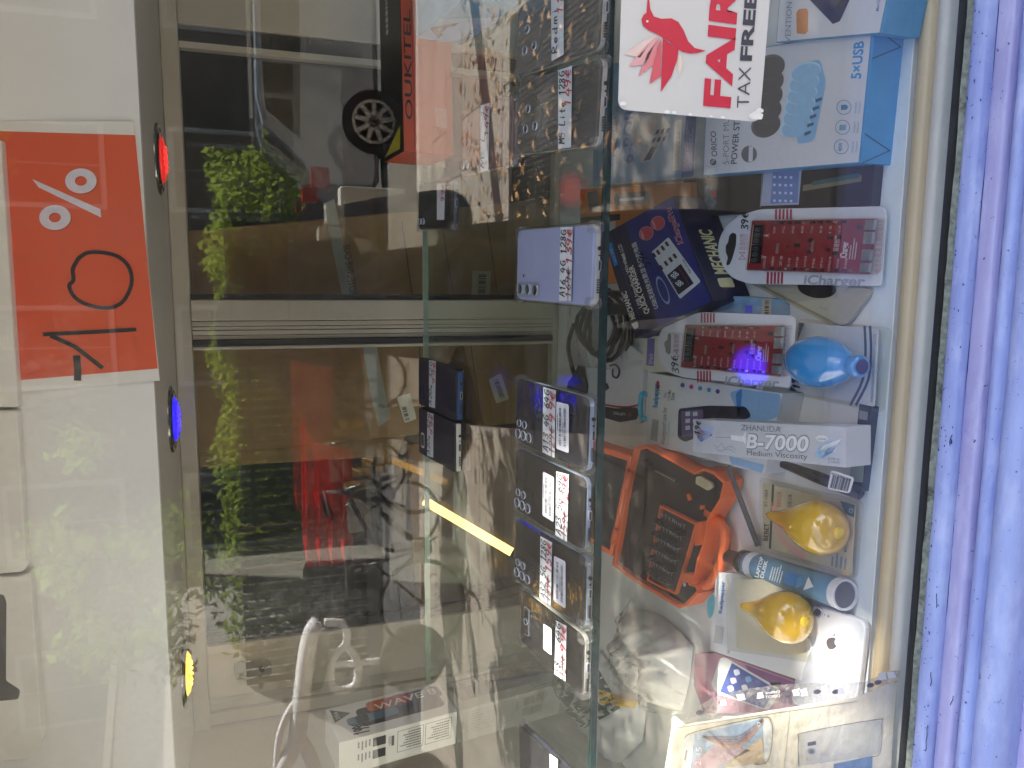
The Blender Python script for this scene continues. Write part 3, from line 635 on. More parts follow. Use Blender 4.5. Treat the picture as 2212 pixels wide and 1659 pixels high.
    if strip:
        poly(SS, R, strip, 'd3d6d6', 'price_tape', 1, mt=M_strip)
        a, b, c, d = [Vector(p) for p in strip]       # right-far, right-near, left-near, left-far
        mix = lambda u, v: (a * (1 - u) + d * u) * (1 - v) + (b * (1 - u) + c * u) * v      # u right to left, v far to near
        if title: hand(SS, R, title, mix(.95, .50), mix(.04, .50), mix(.95, .08), 0.0013, '1d1c20', 'handwritten_model')
        if was: hand(SS, R, was, mix(.95, .97), mix(.58, .97), mix(.95, .55), 0.0012, '7a2730'); stroke(SS, R, [mix(1.0, .78), mix(.54, .74)], 0.0012, '4a1a22', 'strike_out', 4)
        if price: hand(SS, R, price, mix(.50, .97), mix(.03, .97), mix(.50, .52), 0.0015, 'b3242e')
    if bar:
        poly(SS, R, bar, 'e3e3e8', 'barcode_label', 1, r=0.0025)
        a, b, c, d = [Vector(p) for p in bar]; mix = lambda u, v: (a * (1 - u) + d * u) * (1 - v) + (b * (1 - u) + c * u) * v
        bars(SS, R, mix(.9, .40), mix(.1, .40), mix(.9, .22), 34, lv=2, seed=len(label)); bars(SS, R, mix(.9, .78), mix(.1, .78), mix(.9, .60), 34, lv=2, seed=len(label) + 1)
        greek(SS, R, mix(.7, .58), mix(.3, .58), mix(.7, .44), 2, '33343a', seed=2); greek(SS, R, mix(.6, .16), mix(.2, .16), mix(.6, .05), 1, '33343a', seed=5)
    return R, f
phone('lavender blue phone in a clear bumper case, priced 139, triple camera', [(1281, 665), (1281, 481), (1111, 491), (1111, 652)], 'a9afd2', 'd6d4cc', 'three', '139€', '169€', 'A16 4G 128G', [(1211, 491), (1238, 490), (1234, 650), (1208, 650)])
phone('dark blue phone in a clear case tagged 4G 64G at 99, first of the row', [(1266, 1026), (1271, 857), (1110, 811), (1110, 957)], '23252f', 'a9b6cf', 'five', '99€', '129€', 'A13 4G 64G', [(1174, 836), (1201, 843), (1198, 989), (1172, 977)], [(1202, 867), (1229, 874), (1229, 979), (1202, 969)])
phone('black phone in a clear case tagged 5G 64G at 129, second of the row', [(1262, 1197), (1262, 1034), (1108, 960), (1108, 1105)], '1f1e1d', '9aa6ba', 'five', '129€', '159€', 'A23 5G 64G', [(1202, 1018), (1229, 1025), (1225, 1171), (1200, 1156)], [(1173, 1018), (1197, 1031), (1196, 1128), (1172, 1113)])
phone('black phone in a clear case tagged 5G 128G at 159, third of the row', [(1262, 1367), (1262, 1202), (1107, 1112), (1107, 1252)], '20201f', 'a3abb8', 'five', '159€', '189€', 'A32 5G 128G', [(1168, 1158), (1193, 1172), (1190, 1309), (1166, 1292)], [(1197, 1200), (1222, 1213), (1222, 1315), (1196, 1298)])
phone('black phone with a single bar camera in a clear case, tagged 64G at 99', [(1257, 1512), (1259, 1377), (1119, 1263), (1119, 1391)], '1e1d1b', 'c9c3b4', 'bar', '99€', '129€', 'S8   64G', [(1201, 1340), (1224, 1352), (1222, 1472), (1198, 1456)], [(1174, 1347), (1192, 1358), (1192, 1416), (1174, 1402)])
phone('black phone in a clear case cut by the picture edge, beyond the bar camera phone', [(1250, 1835), (1250, 1695), (1116, 1552), (1116, 1692)], '242426', '3a3c48', 'two', None, None, None, [(1188, 1628), (1205, 1640), (1205, 1700), (1188, 1690)])
phone('grey phone with a large round camera ring in a clear case, priced 149', [(1290, 309), (1296, 126), (1112, 168), (1112, 345)], '5d5a57', 'cfc8b8', 'ring', '149€', None, 'M5 Lite 128G', [(1206, 152), (1236, 142), (1234, 318), (1206, 322)])
phone('grey phone with camera ring priced 119, cut by the picture edge above the sticker', [(1294, 98), (1300, -75), (1110, 5), (1110, 178)], '6a6763', 'cfc8b8', 'ring', '119€', None, 'Redmi A5', [(1190, -60), (1218, -60), (1218, 118), (1192, 132)])
phone('rose grey phone in a clear case lying beside the orange carton', [(1108, 354), (1108, 202), (991, 240), (991, 388)], '7a5f5c', 'b9a8a2', 'two', '149€', None, 'M LC1', [(1038, 228), (1058, 222), (1055, 368), (1038, 372)], brough=0.2)
phone('small black phone in a clear case priced 99 in the back row by the cartons', [(976, 497), (976, 379), (900, 396), (900, 499)], '26262a', '7d7f88', 'two', '99€', None, None, [(944, 397), (962, 396), (960, 475), (944, 475)])
phone('black flip-cover phone with a blue edge, tagged 99, in the back row', [(984, 908), (986, 801), (903, 768), (905, 876)], '1d1b26', '3d5c8c', 'flip', '99€', None, 'A20e 32G', [(927, 778), (942, 780), (940, 882), (927, 878)], case=False)
phone('black flip-cover phone with a cream edge, tagged 99, in the back row', [(980, 1021), (984, 913), (901, 877), (908, 979)], '1d1b26', 'e8e2d0', 'flip', '99€', None, 'A20e 32G', [(923, 890), (937, 894), (936, 989), (923, 984)], case=False)

# cartons standing on the shelf
def stand(name, label, A, B, Cc, top_of_B, mt, cat='box'):
    """upright box: its bottom corners A, B (nearest), C on the shelf, the top over B seen at pixel top_of_B"""
    a, b, c = SHELF.up(0.001).pt(A), SHELF.up(0.001).pt(B), SHELF.up(0.001).pt(Cc)
    ab = a - b; cb = c - b; cb = cb - ab * (cb.dot(ab) / ab.dot(ab))
    d = ray(*top_of_B); h = ((b - CAM).xy.length / d.xy.length) * d.z + CAM.z - b.z
    up_ = sn * h
    vs, fs = prism([b + up_, b + ab + up_, b + ab + cb + up_, b + cb + up_], -up_)
    o = mk(name, vs, fs, mt, None, bevel=0.0008); tag(o, label, cat)
    return o, b, ab, cb, up_
M_pw = mat('box_white', 'd8d4ca', 0.4, var=0.04, scale=10)
o, b, ab, cb, up_ = stand('phone_box', 'white phone box with a blue and orange phone picture, standing at the shelf end', (946, 1473), (988, 1537), (988, 1612), (726, 1600), M_pw)
H = up_.length; W1, W2 = ab.length, cb.length
S1 = Loc(b + ab.normalized() * 0 , ab, up_); S1.n = -cb.normalized()
def r2(S, par, x0, y0, x1, y1, col, name='printed_panel', lv=1, r=0.0): poly(S, par, [(x0, y0), (x1, y0), (x1, y1), (x0, y1)], col, name, lv, r=r)
# picture face: x from the near edge to the far edge, y up
r2(S1, o, W1 * .25, H * .06, W1 * .78, H * .78, '2f2c33', 'printed_phone', 1, 0.008); r2(S1, o, W1 * .55, H * .03, W1 * .9, H * .62, '373a52', 'printed_phone', 2, 0.008)
r2(S1, o, W1 * .60, H * .36, W1 * .9, H * .68, 'b55a2a', 'printed_phone', 3, 0.008); disc(S1, o, (W1 * .75, H * .40), (W1 * .16, 0), (0, H * .12), '9c3334', 'printed_phone', 4)
r2(S1, o, W1 * .36, H * .45, W1 * .58, H * .88, '56717f', 'printed_phone', 3, 0.006)
for k in range(4): disc(S1, o, (W1 * (.43 + .09 * (k % 2)), H * (.78 - .05 * (k // 2))), (.005, 0), (0, .005), '1c2226', 'printed_lens', 4)
text(S1, o, 'WAVE 8', (W1 * .60, H * .62), (W1 * .66, H * .07), (W1 * .78, H * .62), 'd9d3c8', 0.01, lv=5)
hand(S1, o, '199€', (W1 * .08, H * .74), (W1 * .38, H * .74), (W1 * .08, H * .86), 0.0024, '17161a')
poly(S1, o, [(W1 * .55, H * .97), (W1 * .95, H * .97), (W1 * .72, H * .82)], '3b3a38', 'storage_badge', 2); text(S1, o, '256', (W1 * .63, H * .92), (W1 * .85, H * .92), (W1 * .63, H * .95), 'd9d3c8', lv=3)
S2 = Loc(b, cb, up_); S2.n = -ab.normalized()
for (x0, y0, x1, y1) in ((.12, .05, .75, .28), (.12, .30, .75, .52)):
    P = [(W2 * x0, H * y0), (W2 * x1, H * y0), (W2 * x1, H * y1), (W2 * x0, H * y1), (W2 * x0, H * y0)]; stroke(S2, o, P, 0.0007, '4b4a48', 'info_frame', 1, smooth=False)
    greek(S2, o, (W2 * (x0 + .05), H * (y0 + .02)), (W2 * (x0 + .05), H * (y1 - .02)), (W2 * (x1 - .05), H * (y0 + .02)), 7, '5a5856')
for (x0, y0, x1, y1) in ((.12, .62, .38, .86), (.48, .62, .74, .86), (.2, .55, .5, .6)):
    r2(S2, o, W2 * x0, H * y0, W2 * x1, H * (y0 + (y1 - y0) * .45), '2f2e2e', 'printed_panel', 1, 0.001); greek(S2, o, (W2 * x0, H * (y0 + (y1 - y0) * .5)), (W2 * x1, H * (y0 + (y1 - y0) * .5)), (W2 * x0, H * y1), 4, '5a5856')

# orange carton with a black lid and the blue one before it
M_or = mat('carton_orange', 'd4542f', 0.45, var=0.06, scale=16)
o, b, ab, cb, up_ = stand('phone_box', 'orange phone carton with a black lid standing on the shelf', (972, -120), (980, 336), (930, 330), (868, 334), M_or)
H = up_.length; W1 = ab.length; W2 = cb.length
vs, fs = prism([b + up_ * 1.001 - ab * .002 - cb * .004, b + ab * 1.002 + up_ * 1.001 - cb * .004, b + ab * 1.002 + cb + up_ * 1.001, b + cb - ab * .002 + up_ * 1.001], up_ * 0.012); mk('lid', vs, fs, mat('lid_black', '0e0f14', 0.3), o)
S1 = Loc(b, ab, up_); S1.n = -cb.normalized()
text(S1, o, 'OUKITEL', (W1 * .15, H * .82), (W1 * .66, H * .82), (W1 * .15, H * .96), '3d2420', 0.012, lv=2)
poly(S1, o, [(W1 * .13, H * .12), (W1 * .22, H * .12), (W1 * .22, H * .36), (W1 * .13, H * .36)], 'd9836a', 'clear_tape', 1)
stroke(S1, o, [(0, H * .79), (W1, H * .79)], 0.0006, '8a3018', 'fold_line', 1)
S3 = Loc(b + up_ * 1.013, ab, cb); S3.n = up_.normalized()
poly(S3, o, [(W1 * .02, W2 * .15), (W1 * .13, W2 * .1), (W1 * .02, W2 * .9)], 'a89a1e', 'warning_triangle', 1); greek(S3, o, (W1 * .6, W2 * .5), (W1 * .95, W2 * .5), (W1 * .6, W2 * .75), 1, 'b9b7b0')
M_sky = mat('carton_blue', '5f9cb8', 0.4, var=0.07, scale=12)
a, b_, c = SHELF.up(0.001).pt((1118, 14)), SHELF.up(0.001).pt((998, 97)), SHELF.up(0.001).pt((985, -90))
d = ray(896, 84); h = ((b_ - CAM).xy.length / d.xy.length) * d.z + CAM.z - b_.z
e1, e2 = a - b_, c - b_; e2 = e2 - e1 * (e2.dot(e1) / e1.dot(e1)); up_ = sn * h
vs, fs = prism([b_ + up_, b_ + e1 + up_, b_ + e1 + e2 + up_, b_ + e2 + up_], -up_)
ob = mk('phone_box', vs, fs, M_sky, None, bevel=0.0008); tag(ob, 'light blue phone box lying against the orange carton', 'box')
S1 = Loc(b_, e1, up_); S1.n = (-e2).normalized(); W1 = e1.length
text(S1, ob, 'OPPO A17', (W1 * .04, h * .06), (W1 * .42, h * .10), (W1 * .04, h * .16), '1f2a33', 0.004, lv=2)
poly(S1, ob, [(0, h * .35), (W1 * .3, h * .0), (W1 * .75, h * .0), (W1 * .5, h), (0, h)], '8fb0cc', 'printed_panel', 1)
text(S1, ob, 'A', (W1 * .08, h * .62), (W1 * .5, h * .62), (W1 * .08, h * .95), '5a5f60', 0.03, lv=3)

# ================================================================ goods lying on the display floor
def fp(h): return FLOOR.up(h)
W_ = mat('card_white', 'dcdce0', 0.3, var=0.03, scale=20, coat=0.3)
BLI = clear('blister', ior=1.5, tint=(0.95, 0.95, 0.92), rough=0.04, dust=0.05, dustscale=30)

# --- white and blue five-port box
h = 0.034; S = fp(h)
o = slab('charger_box', S, [(1518, 380), (1860, 352), (1889, 61), (1530, 122)], h - 0.001, mat('box_cyan', '3f93c9', 0.35, var=0.05), bevel=0.0006); tag(o, 'white box with light blue sides and a picture of a five-port power strip', 'box')
poly(S, o, [(1520, 378), (1855, 350), (1883, 64), (1532, 124)], 'e2e2e6', 'white_face', 1, mt=W_)
text(S, o, 'ORICO', (1550, 338), (1547, 283), (1538, 338), '55585c', 0.01, lv=2)
disc(S, o, (1541, 350), (7, 0), (0, 7), '5a5d61', 'logo', 2); stroke(S, o, [(1538, 354), (1545, 346)], 0.001, 'e2e2e6', 'logo_stripe', 3); stroke(S, o, [(1536, 351), (1544, 343)], 0.0008, 'e2e2e6', 'logo_stripe', 3)
text(S, o, '5-PORT MULTI', (1575, 355), (1576, 228), (1562, 355), '7b7e82', -0.008, lv=2)
text(S, o, 'POWER STATION', (1592, 354), (1604, 200), (1579, 354), '4b4e53', 0.012, lv=2)
disc(S, o, (1619, 333), (17, 0), (0, 18), '6a6d70', 'badge', 2); poly(S, o, [(1619, 316), (1628, 317), (1627, 349), (1618, 350)], 'd9d9dc', 'badge_stripe', 3)
# printed dark strip and pale blue cloud-shaped power strip
def cloud(S, o, base, ex, ey, n, col, edge, name, lv):
    for k in range(n):
        t = k / (n - 1); c = (base[0] + ex[0] * t, base[1] + ex[1] * t)
        disc(S, o, c, (ey[0] * 0.55, ey[1] * 0.55), (ex[0] / n * 1.1, ex[1] / n * 1.1), edge, name + '_ridge', lv + k * 0.3); disc(S, o, (c[0] + 1.5, c[1] + 2), (ey[0] * 0.5, ey[1] * 0.5), (ex[0] / n * .98, ex[1] / n * .98), col, name, lv + k * 0.3 + 0.15)
cloud(S, o, (1655, 270), (10, -125), (58, -6), 5, '5c5a59', '737170', 'dark_strip', 2)
cloud(S, o, (1720, 275), (22, -120), (62, -6), 6, '9cc8e6', 'c3e0f2', 'pale_strip', 4)
poly(S, o, [(1722, 312), (1760, 305), (1786, 178), (1772, 128), (1740, 135)], '8fc0e4', 'strip_front', 3, r=0.006)
for k in range(5): t = k / 4; c = (1744 + 24 * t, 288 - 72 * t); poly(S, o, [(c[0] - 4, c[1] - 1), (c[0] + 10, c[1] - 6), (c[0] + 11, c[1]), (c[0] - 3, c[1] + 6)], '3f6f96', 'printed_port', 7)
text(S, o, '5×USB', (1860, 170), (1867, 88), (1839, 171), '3f9ad0', 0.03, lv=2)
for c, s1, s2 in (((1824, 232), 'Multiple', 'Protection'), ((1821, 275), 'Intelligent', 'Match'), ((1818, 317), 'MAX', 'Output')):
    disc(S, o, c, (16, 0), (0, 16), '4d87b4', 'icon_ring', 2, inner=0.92); text(S, o, s1, (c[0] + 27, c[1] + 12), (c[0] + 28, c[1] - 12), (c[0] + 22, c[1] + 12), '6b9cc0', lv=2); text(S, o, s2, (c[0] + 35, c[1] + 12), (c[0] + 36, c[1] - 12), (c[0] + 30, c[1] + 12), '6b9cc0', lv=2)
text(S, o, '40W', (1820, 327), (1822, 308), (1811, 327), '4d87b4', 0.01, lv=3)
poly(S, o, [(1818, 238), (1830, 237), (1834, 231), (1829, 226), (1818, 227)], '4d87b4', 'shield_icon', 3); poly(S, o, [(1814, 282), (1828, 281), (1829, 269), (1815, 270)], '7fa9c8', 'chip_icon', 3)
A, B = S.pt((1860, 352)), S.pt((1889, 61)); dn = Vector((0, 0, -1)); Se = Loc(A, B - A, Vector((0, 0, 1))); Se.n = (B - A).cross(Vector((0, 0, 1))).normalized(); Wd = (B - A).length
for x0, x1, xm in ((0.0, .22, .02), (.78, 1.0, .98)):
    stroke(Se, o, [(Wd * x0, -.001), (Wd * (x0 + x1) / 2, -h * .85)], 0.0009, '1d4a66', 'flap_cut', 2); stroke(Se, o, [(Wd * x1, -.001), (Wd * (x0 + x1) / 2, -h * .85)], 0.0009, '1d4a66', 'flap_cut', 2)

# --- blue six-port box
h = 0.03; S = fp(h)
o = slab('charger_box', S, [(1281, 402), (1498, 384), (1512, 118), (1284, 140)], h - 0.001, mat('box_greige', 'b3b2a8', 0.5), bevel=0.0006); tag(o, 'pale blue box picturing a white six-port charger, behind the shelf edge', 'box')
poly(S, o, [(1281, 400), (1470, 384), (1492, 120), (1284, 141)], '86aac8', 'blue_face', 1); poly(S, o, [(1471, 384), (1498, 382), (1512, 120), (1493, 121)], '56658f', 'navy_band', 1)
text(S, o, '6-PORT', (1368, 352), (1372, 205), (1346, 353), '5578b0', 0.02, lv=2)
text(S, o, 'Intelligent Fast Lightning Device', (1334, 352), (1336, 230), (1328, 352), '50648a', 0.004, lv=2); text(S, o, 'USB智能闪电充', (1329, 302), (1329, 243), (1320, 302), '44597f', 0.01, lv=2)
poly(S, o, [(1322, 335), (1328, 335), (1328, 308), (1322, 308)], 'c2484c', 'red_tag', 2)
poly(S, o, [(1361, 286), (1386, 352), (1408, 346), (1449, 272), (1434, 245), (1372, 244)], 'c8c7cb', 'printed_charger', 3); poly(S, o, [(1391, 348), (1406, 345), (1421, 316), (1408, 318)], '454a5e', 'printed_display', 4)
for i in range(2):
    for k in range(3): c = (1411 + 11 * k + 8 * i, 303 - 18 * i - 1.5 * k); poly(S, o, [(c[0] - 3, c[1] + 6), (c[0] + 4, c[1] + 4), (c[0] + 8, c[1] - 6), (c[0] + 1, c[1] - 4)], '5a4f70', 'printed_port', 4)
poly(S, o, [(1454, 369), (1470, 367), (1473, 259), (1458, 261)], 'd6d5c8', 'info_sticker', 2); greek(S, o, (1468, 364), (1471, 264), (1458, 364), 3, '6a6a62')
greek(S, o, (1494, 370), (1500, 260), (1475, 371), 6, '9aa6c6')
for Sx in (S,): text(Sx, o, 'SUNSHINE', (1293, 385), (1294, 330), (1287, 385), '6a8098', 0.005, lv=2)

# --- orange flat carton behind
h = 0.02; S = fp(h)
o = slab('tool_box', S, [(1253, 409), (1493, 394), (1500, 600), (1253, 616)], h - 0.001, mat('carton_amber', 'cf7d33', 0.5, var=0.07)); tag(o, 'flat orange carton with a dark band half under the navy box', 'box')
poly(S, o, [(1330, 418), (1404, 412), (1408, 422), (1405, 440), (1330, 444), (1326, 430)], '5f5b57', 'dark_hanger', 2, r=0.003); poly(S, o, [(1339, 429), (1392, 425), (1392, 431), (1339, 435)], 'd8d6d8', 'hanger_slot', 3)
poly(S, o, [(1254, 470), (1340, 462), (1340, 475), (1254, 484)], '24221f', 'black_band', 2); poly(S, o, [(1270, 415), (1292, 412), (1294, 452), (1274, 458)], '5a5560', 'printed_picture', 2, r=0.002)
poly(S, o, [(1254, 486), (1330, 478), (1330, 520), (1254, 560)], 'c9c6c2', 'grey_flap', 2)

# --- navy quick charger box
h = 0.052; S = fp(h)
M_navy = mat('box_navy', '1b2a7c', 0.3, var=0.08, scale=9, coat=0.3)
P4, P3, P2, P1 = (1371, 731), (1540, 650), (1456, 422), (1300, 508)
o = slab('charger_box', S, [P4, P3, P2, P1], h - 0.001, mat('box_navy_dark', '14163a', 0.35, var=0.1), bevel=0.0007); tag(o, 'dark blue quick charger box set askew behind the red charger cards', 'box')
poly(S, o, [(1425, 705), (1536, 651), (1454, 426), (1352, 480)], '1b2a7c', 'blue_face', 1, mt=M_navy)
stroke(S, o, [(1393, 717), (1318, 505)], 0.0007, '5a66b8', 'thin_rule', 2); stroke(S, o, [(1424, 705), (1350, 482)], 0.0006, '5a66b8', 'thin_rule', 2)
dx = 0.346  # slant of the print
def mt_(s, x, y0, y1, hgt, col, bold=0.012): text(S, o, s, (x, y0), (x - (y0 - y1) * dx, y1), (x - hgt * .95, y0 + hgt * .33), col, bold, lv=3)
mt_('MECHANIC', 1374, 688, 628, 11, 'e8e6e0', 0.03); poly(S, o, [(1364, 700), (1378, 694), (1381, 706), (1372, 712)], 'e8e6e0', 'logo', 3, r=0.003)
mt_('USB Interfaces Wireless', 1388, 664, 548, 8, 'e8e6e0', 0.015); mt_('with LCD', 1354, 560, 527, 8, 'e8e6e0', 0.015)
mt_('QUICK CHARGER', 1404, 676, 572, 11, 'f0eee8', 0.03); mt_('USB无线快充数显多口充电器', 1423, 665, 522, 9, 'e8e6e0', 0.01)
poly(S, o, [(1313, 526), (1322, 523), (1336, 571), (1328, 576)], '2f8fd8', 'blue_tag', 3); mt_('since 1938', 1333, 566, 537, 5, 'dfe9f2', 0.005)
poly(S, o, [(1408, 545), (1445, 512), (1515, 608), (1470, 646)], 'd5d8dc', 'printed_charger', 3, r=0.003); poly(S, o, [(1442, 595), (1472, 570), (1500, 612), (1467, 637)], '101430', 'printed_display', 4)
for c in ((1415, 551), (1424, 545), (1434, 536), (1443, 527), (1430, 578), (1441, 569), (1451, 561), (1460, 553)): poly(S, o, [(c[0] - 6, c[1] - 3), (c[0] - 1, c[1] - 6), (c[0] + 5, c[1] + 3), (c[0], c[1] + 6)], '3a1c34', 'printed_port', 5)
text(S, o, '88', (1470, 620), (1480, 612), (1459, 612), 'e6ecf4', 0.01, lv=6); text(S, o, '88', (1460, 603), (1470, 592), (1449, 596), 'e6ecf4', 0.01, lv=6)
text(S, o, 'Fast charging', (1466, 632), (1449, 603), (1462, 633), 'aeb8d0', lv=6); stroke(S, o, [(1490, 613), (1468, 578)], 0.0008, 'c24a50', 'red_bar', 6, smooth=False)
text(S, o, 'Fast Charge', (1495, 588), (1478, 560), (1491, 590), '3d4150', 0.01, lv=5)
disc(S, o, (1433, 627), (12, 30), (-9, 5), '8fa3d8', 'phone_outline', 3, inner=0.82)
for c, s1, s2 in (((1397, 504), '100W', 'Power'), ((1422, 482), 'QC&PD', 'Fast')):
    disc(S, o, c, (14, 3), (-4, 14), 'c8505a', 'round_badge', 3); disc(S, o, c, (15, 3), (-4, 15), 'd8a0b0', 'badge_ring', 3, inner=0.93); text(S, o, s1, (c[0] - 3, c[1] + 11), (c[0] - 8, c[1] - 6), (c[0] - 8, c[1] + 12), 'f0dfe0', 0.004, lv=5)
text(S, o, 'iCharge8Pro', (1477, 526), (1449, 446), (1464, 530), 'f2c8d0', 0.05, lv=3); text(S, o, 'iCharge8Pro', (1477, 526), (1449, 446), (1464, 530), '7a1f4a', 0.012, lv=5)
hand(S, o, '59€', (1410, 575), (1391, 541), (1394, 580), 0.0016, '0a0b10')
A, B = S.pt((1540, 650)), S.pt((1456, 422)); Se = Loc(A, B - A, Vector((0, 0, 1))); Se.n = (B - A).cross(Vector((0, 0, 1))).normalized(); Wd = (B - A).length
text(Se, o, 'MECHANIC', (Wd * .24, -h * .62), (Wd * .66, -h * .62), (Wd * .24, -h * .3), 'd8d0a0', 0.03, lv=2); poly(Se, o, [(Wd * .12, -h * .68), (Wd * .21, -h * .68), (Wd * .2, -h * .3), (Wd * .12, -h * .3)], 'd8d0a0', 'logo', 2, r=0.003)
A, B = S.pt((1371, 731)), S.pt((1540, 650)); Se = Loc(A, B - A, Vector((0, 0, 1))); Se.n = (B - A).cross(Vector((0, 0, 1))).normalized(); Wd = (B - A).length
greek(Se, o, (Wd * .1, -h * .8), (Wd * .9, -h * .8), (Wd * .1, -h * .1), 7, '6f7590')

# --- black tablet carton under the two boxes at the right
h = 0.012; S = fp(h)
o = slab('tablet_box', S, [(1470, 470), (1882, 444), (1895, 300), (1480, 330)], h - 0.001, mat('box_black', '17181c', 0.3, var=0.2, scale=20)); tag(o, 'black carton printed with tablets, lying under the five-port box', 'box')
poly(S, o, [(1644, 445), (1726, 442), (1734, 352), (1652, 356)], 'b9bfd2', 'printed_tablet', 2); poly(S, o, [(1665, 440), (1724, 438), (1728, 356), (1672, 358)], '7a90c8', 'printed_screen', 3)
for i in range(4):
    for k in range(5): c = (1672 + i * 12, 436 - k * 17 + i * .3); poly(S, o, [(c[0], c[1]), (c[0] + 5, c[1]), (c[0] + 5, c[1] - 5), (c[0], c[1] - 5)], 'e6ecf8', 'printed_icon', 4)
poly(S, o, [(1735, 400), (1862, 378), (1862, 392), (1735, 413)], '7f7a62', 'beige_band', 2); poly(S, o, [(1755, 392), (1858, 374), (1858, 384), (1755, 401)], '2f5f60', 'teal_band', 3)
poly(S, o, [(1522, 402), (1548, 400), (1548, 451), (1521, 452)], 'a9b4bc', 'hologram_sticker', 2, mt=mat('hologram', '9fb3bd', 0.15, metal=0.6, var=0.6, scale=120)); poly(S, o, [(1538, 411), (1548, 410), (1548, 424), (1538, 425)], 'c83a44', 'sticker_corner', 3)
stroke(S, o, [(1643, 448), (1650, 340)], 0.0008, 'c0bdb0', 'white_rule', 2)

# --- white box with a navy gadget in the right corner
h = 0.04; S = fp(h)
o = slab('adapter_box', S, [(1676, 92), (1905, 72), (1945, -120), (1690, -100)], h - 0.001, mat('box_white_blue', '4a92bb', 0.35)); tag(o, 'white box with a navy gadget picture and an orange price tag', 'box')
poly(S, o, [(1678, 90), (1900, 70), (1938, -118), (1692, -98)], 'd9dbe0', 'white_face', 1, mt=W_); poly(S, o, [(1750, 0), (1800, 52), (1815, 46), (1840, -8), (1832, -40), (1760, -40)], '2a3766', 'printed_gadget', 2)
text(S, o, 'VENTION', (1708, 92), (1712, 4), (1696, 92), '8fa0b4', 0.006, lv=2); poly(S, o, [(1722, 72), (1740, 74), (1746, 68), (1747, 24), (1742, 18), (1726, 20), (1721, 28)], 'd88a5a', 'price_tag', 2); poly(S, o, [(1806, 22), (1812, 16), (1830, -6), (1824, -8), (1808, 12)], '141a30', 'printed_port', 3)
text(S, o, 'Mini D', (1899, 24), (1902, 0), (1892, 24), '3f7ab0', 0.006, lv=2)

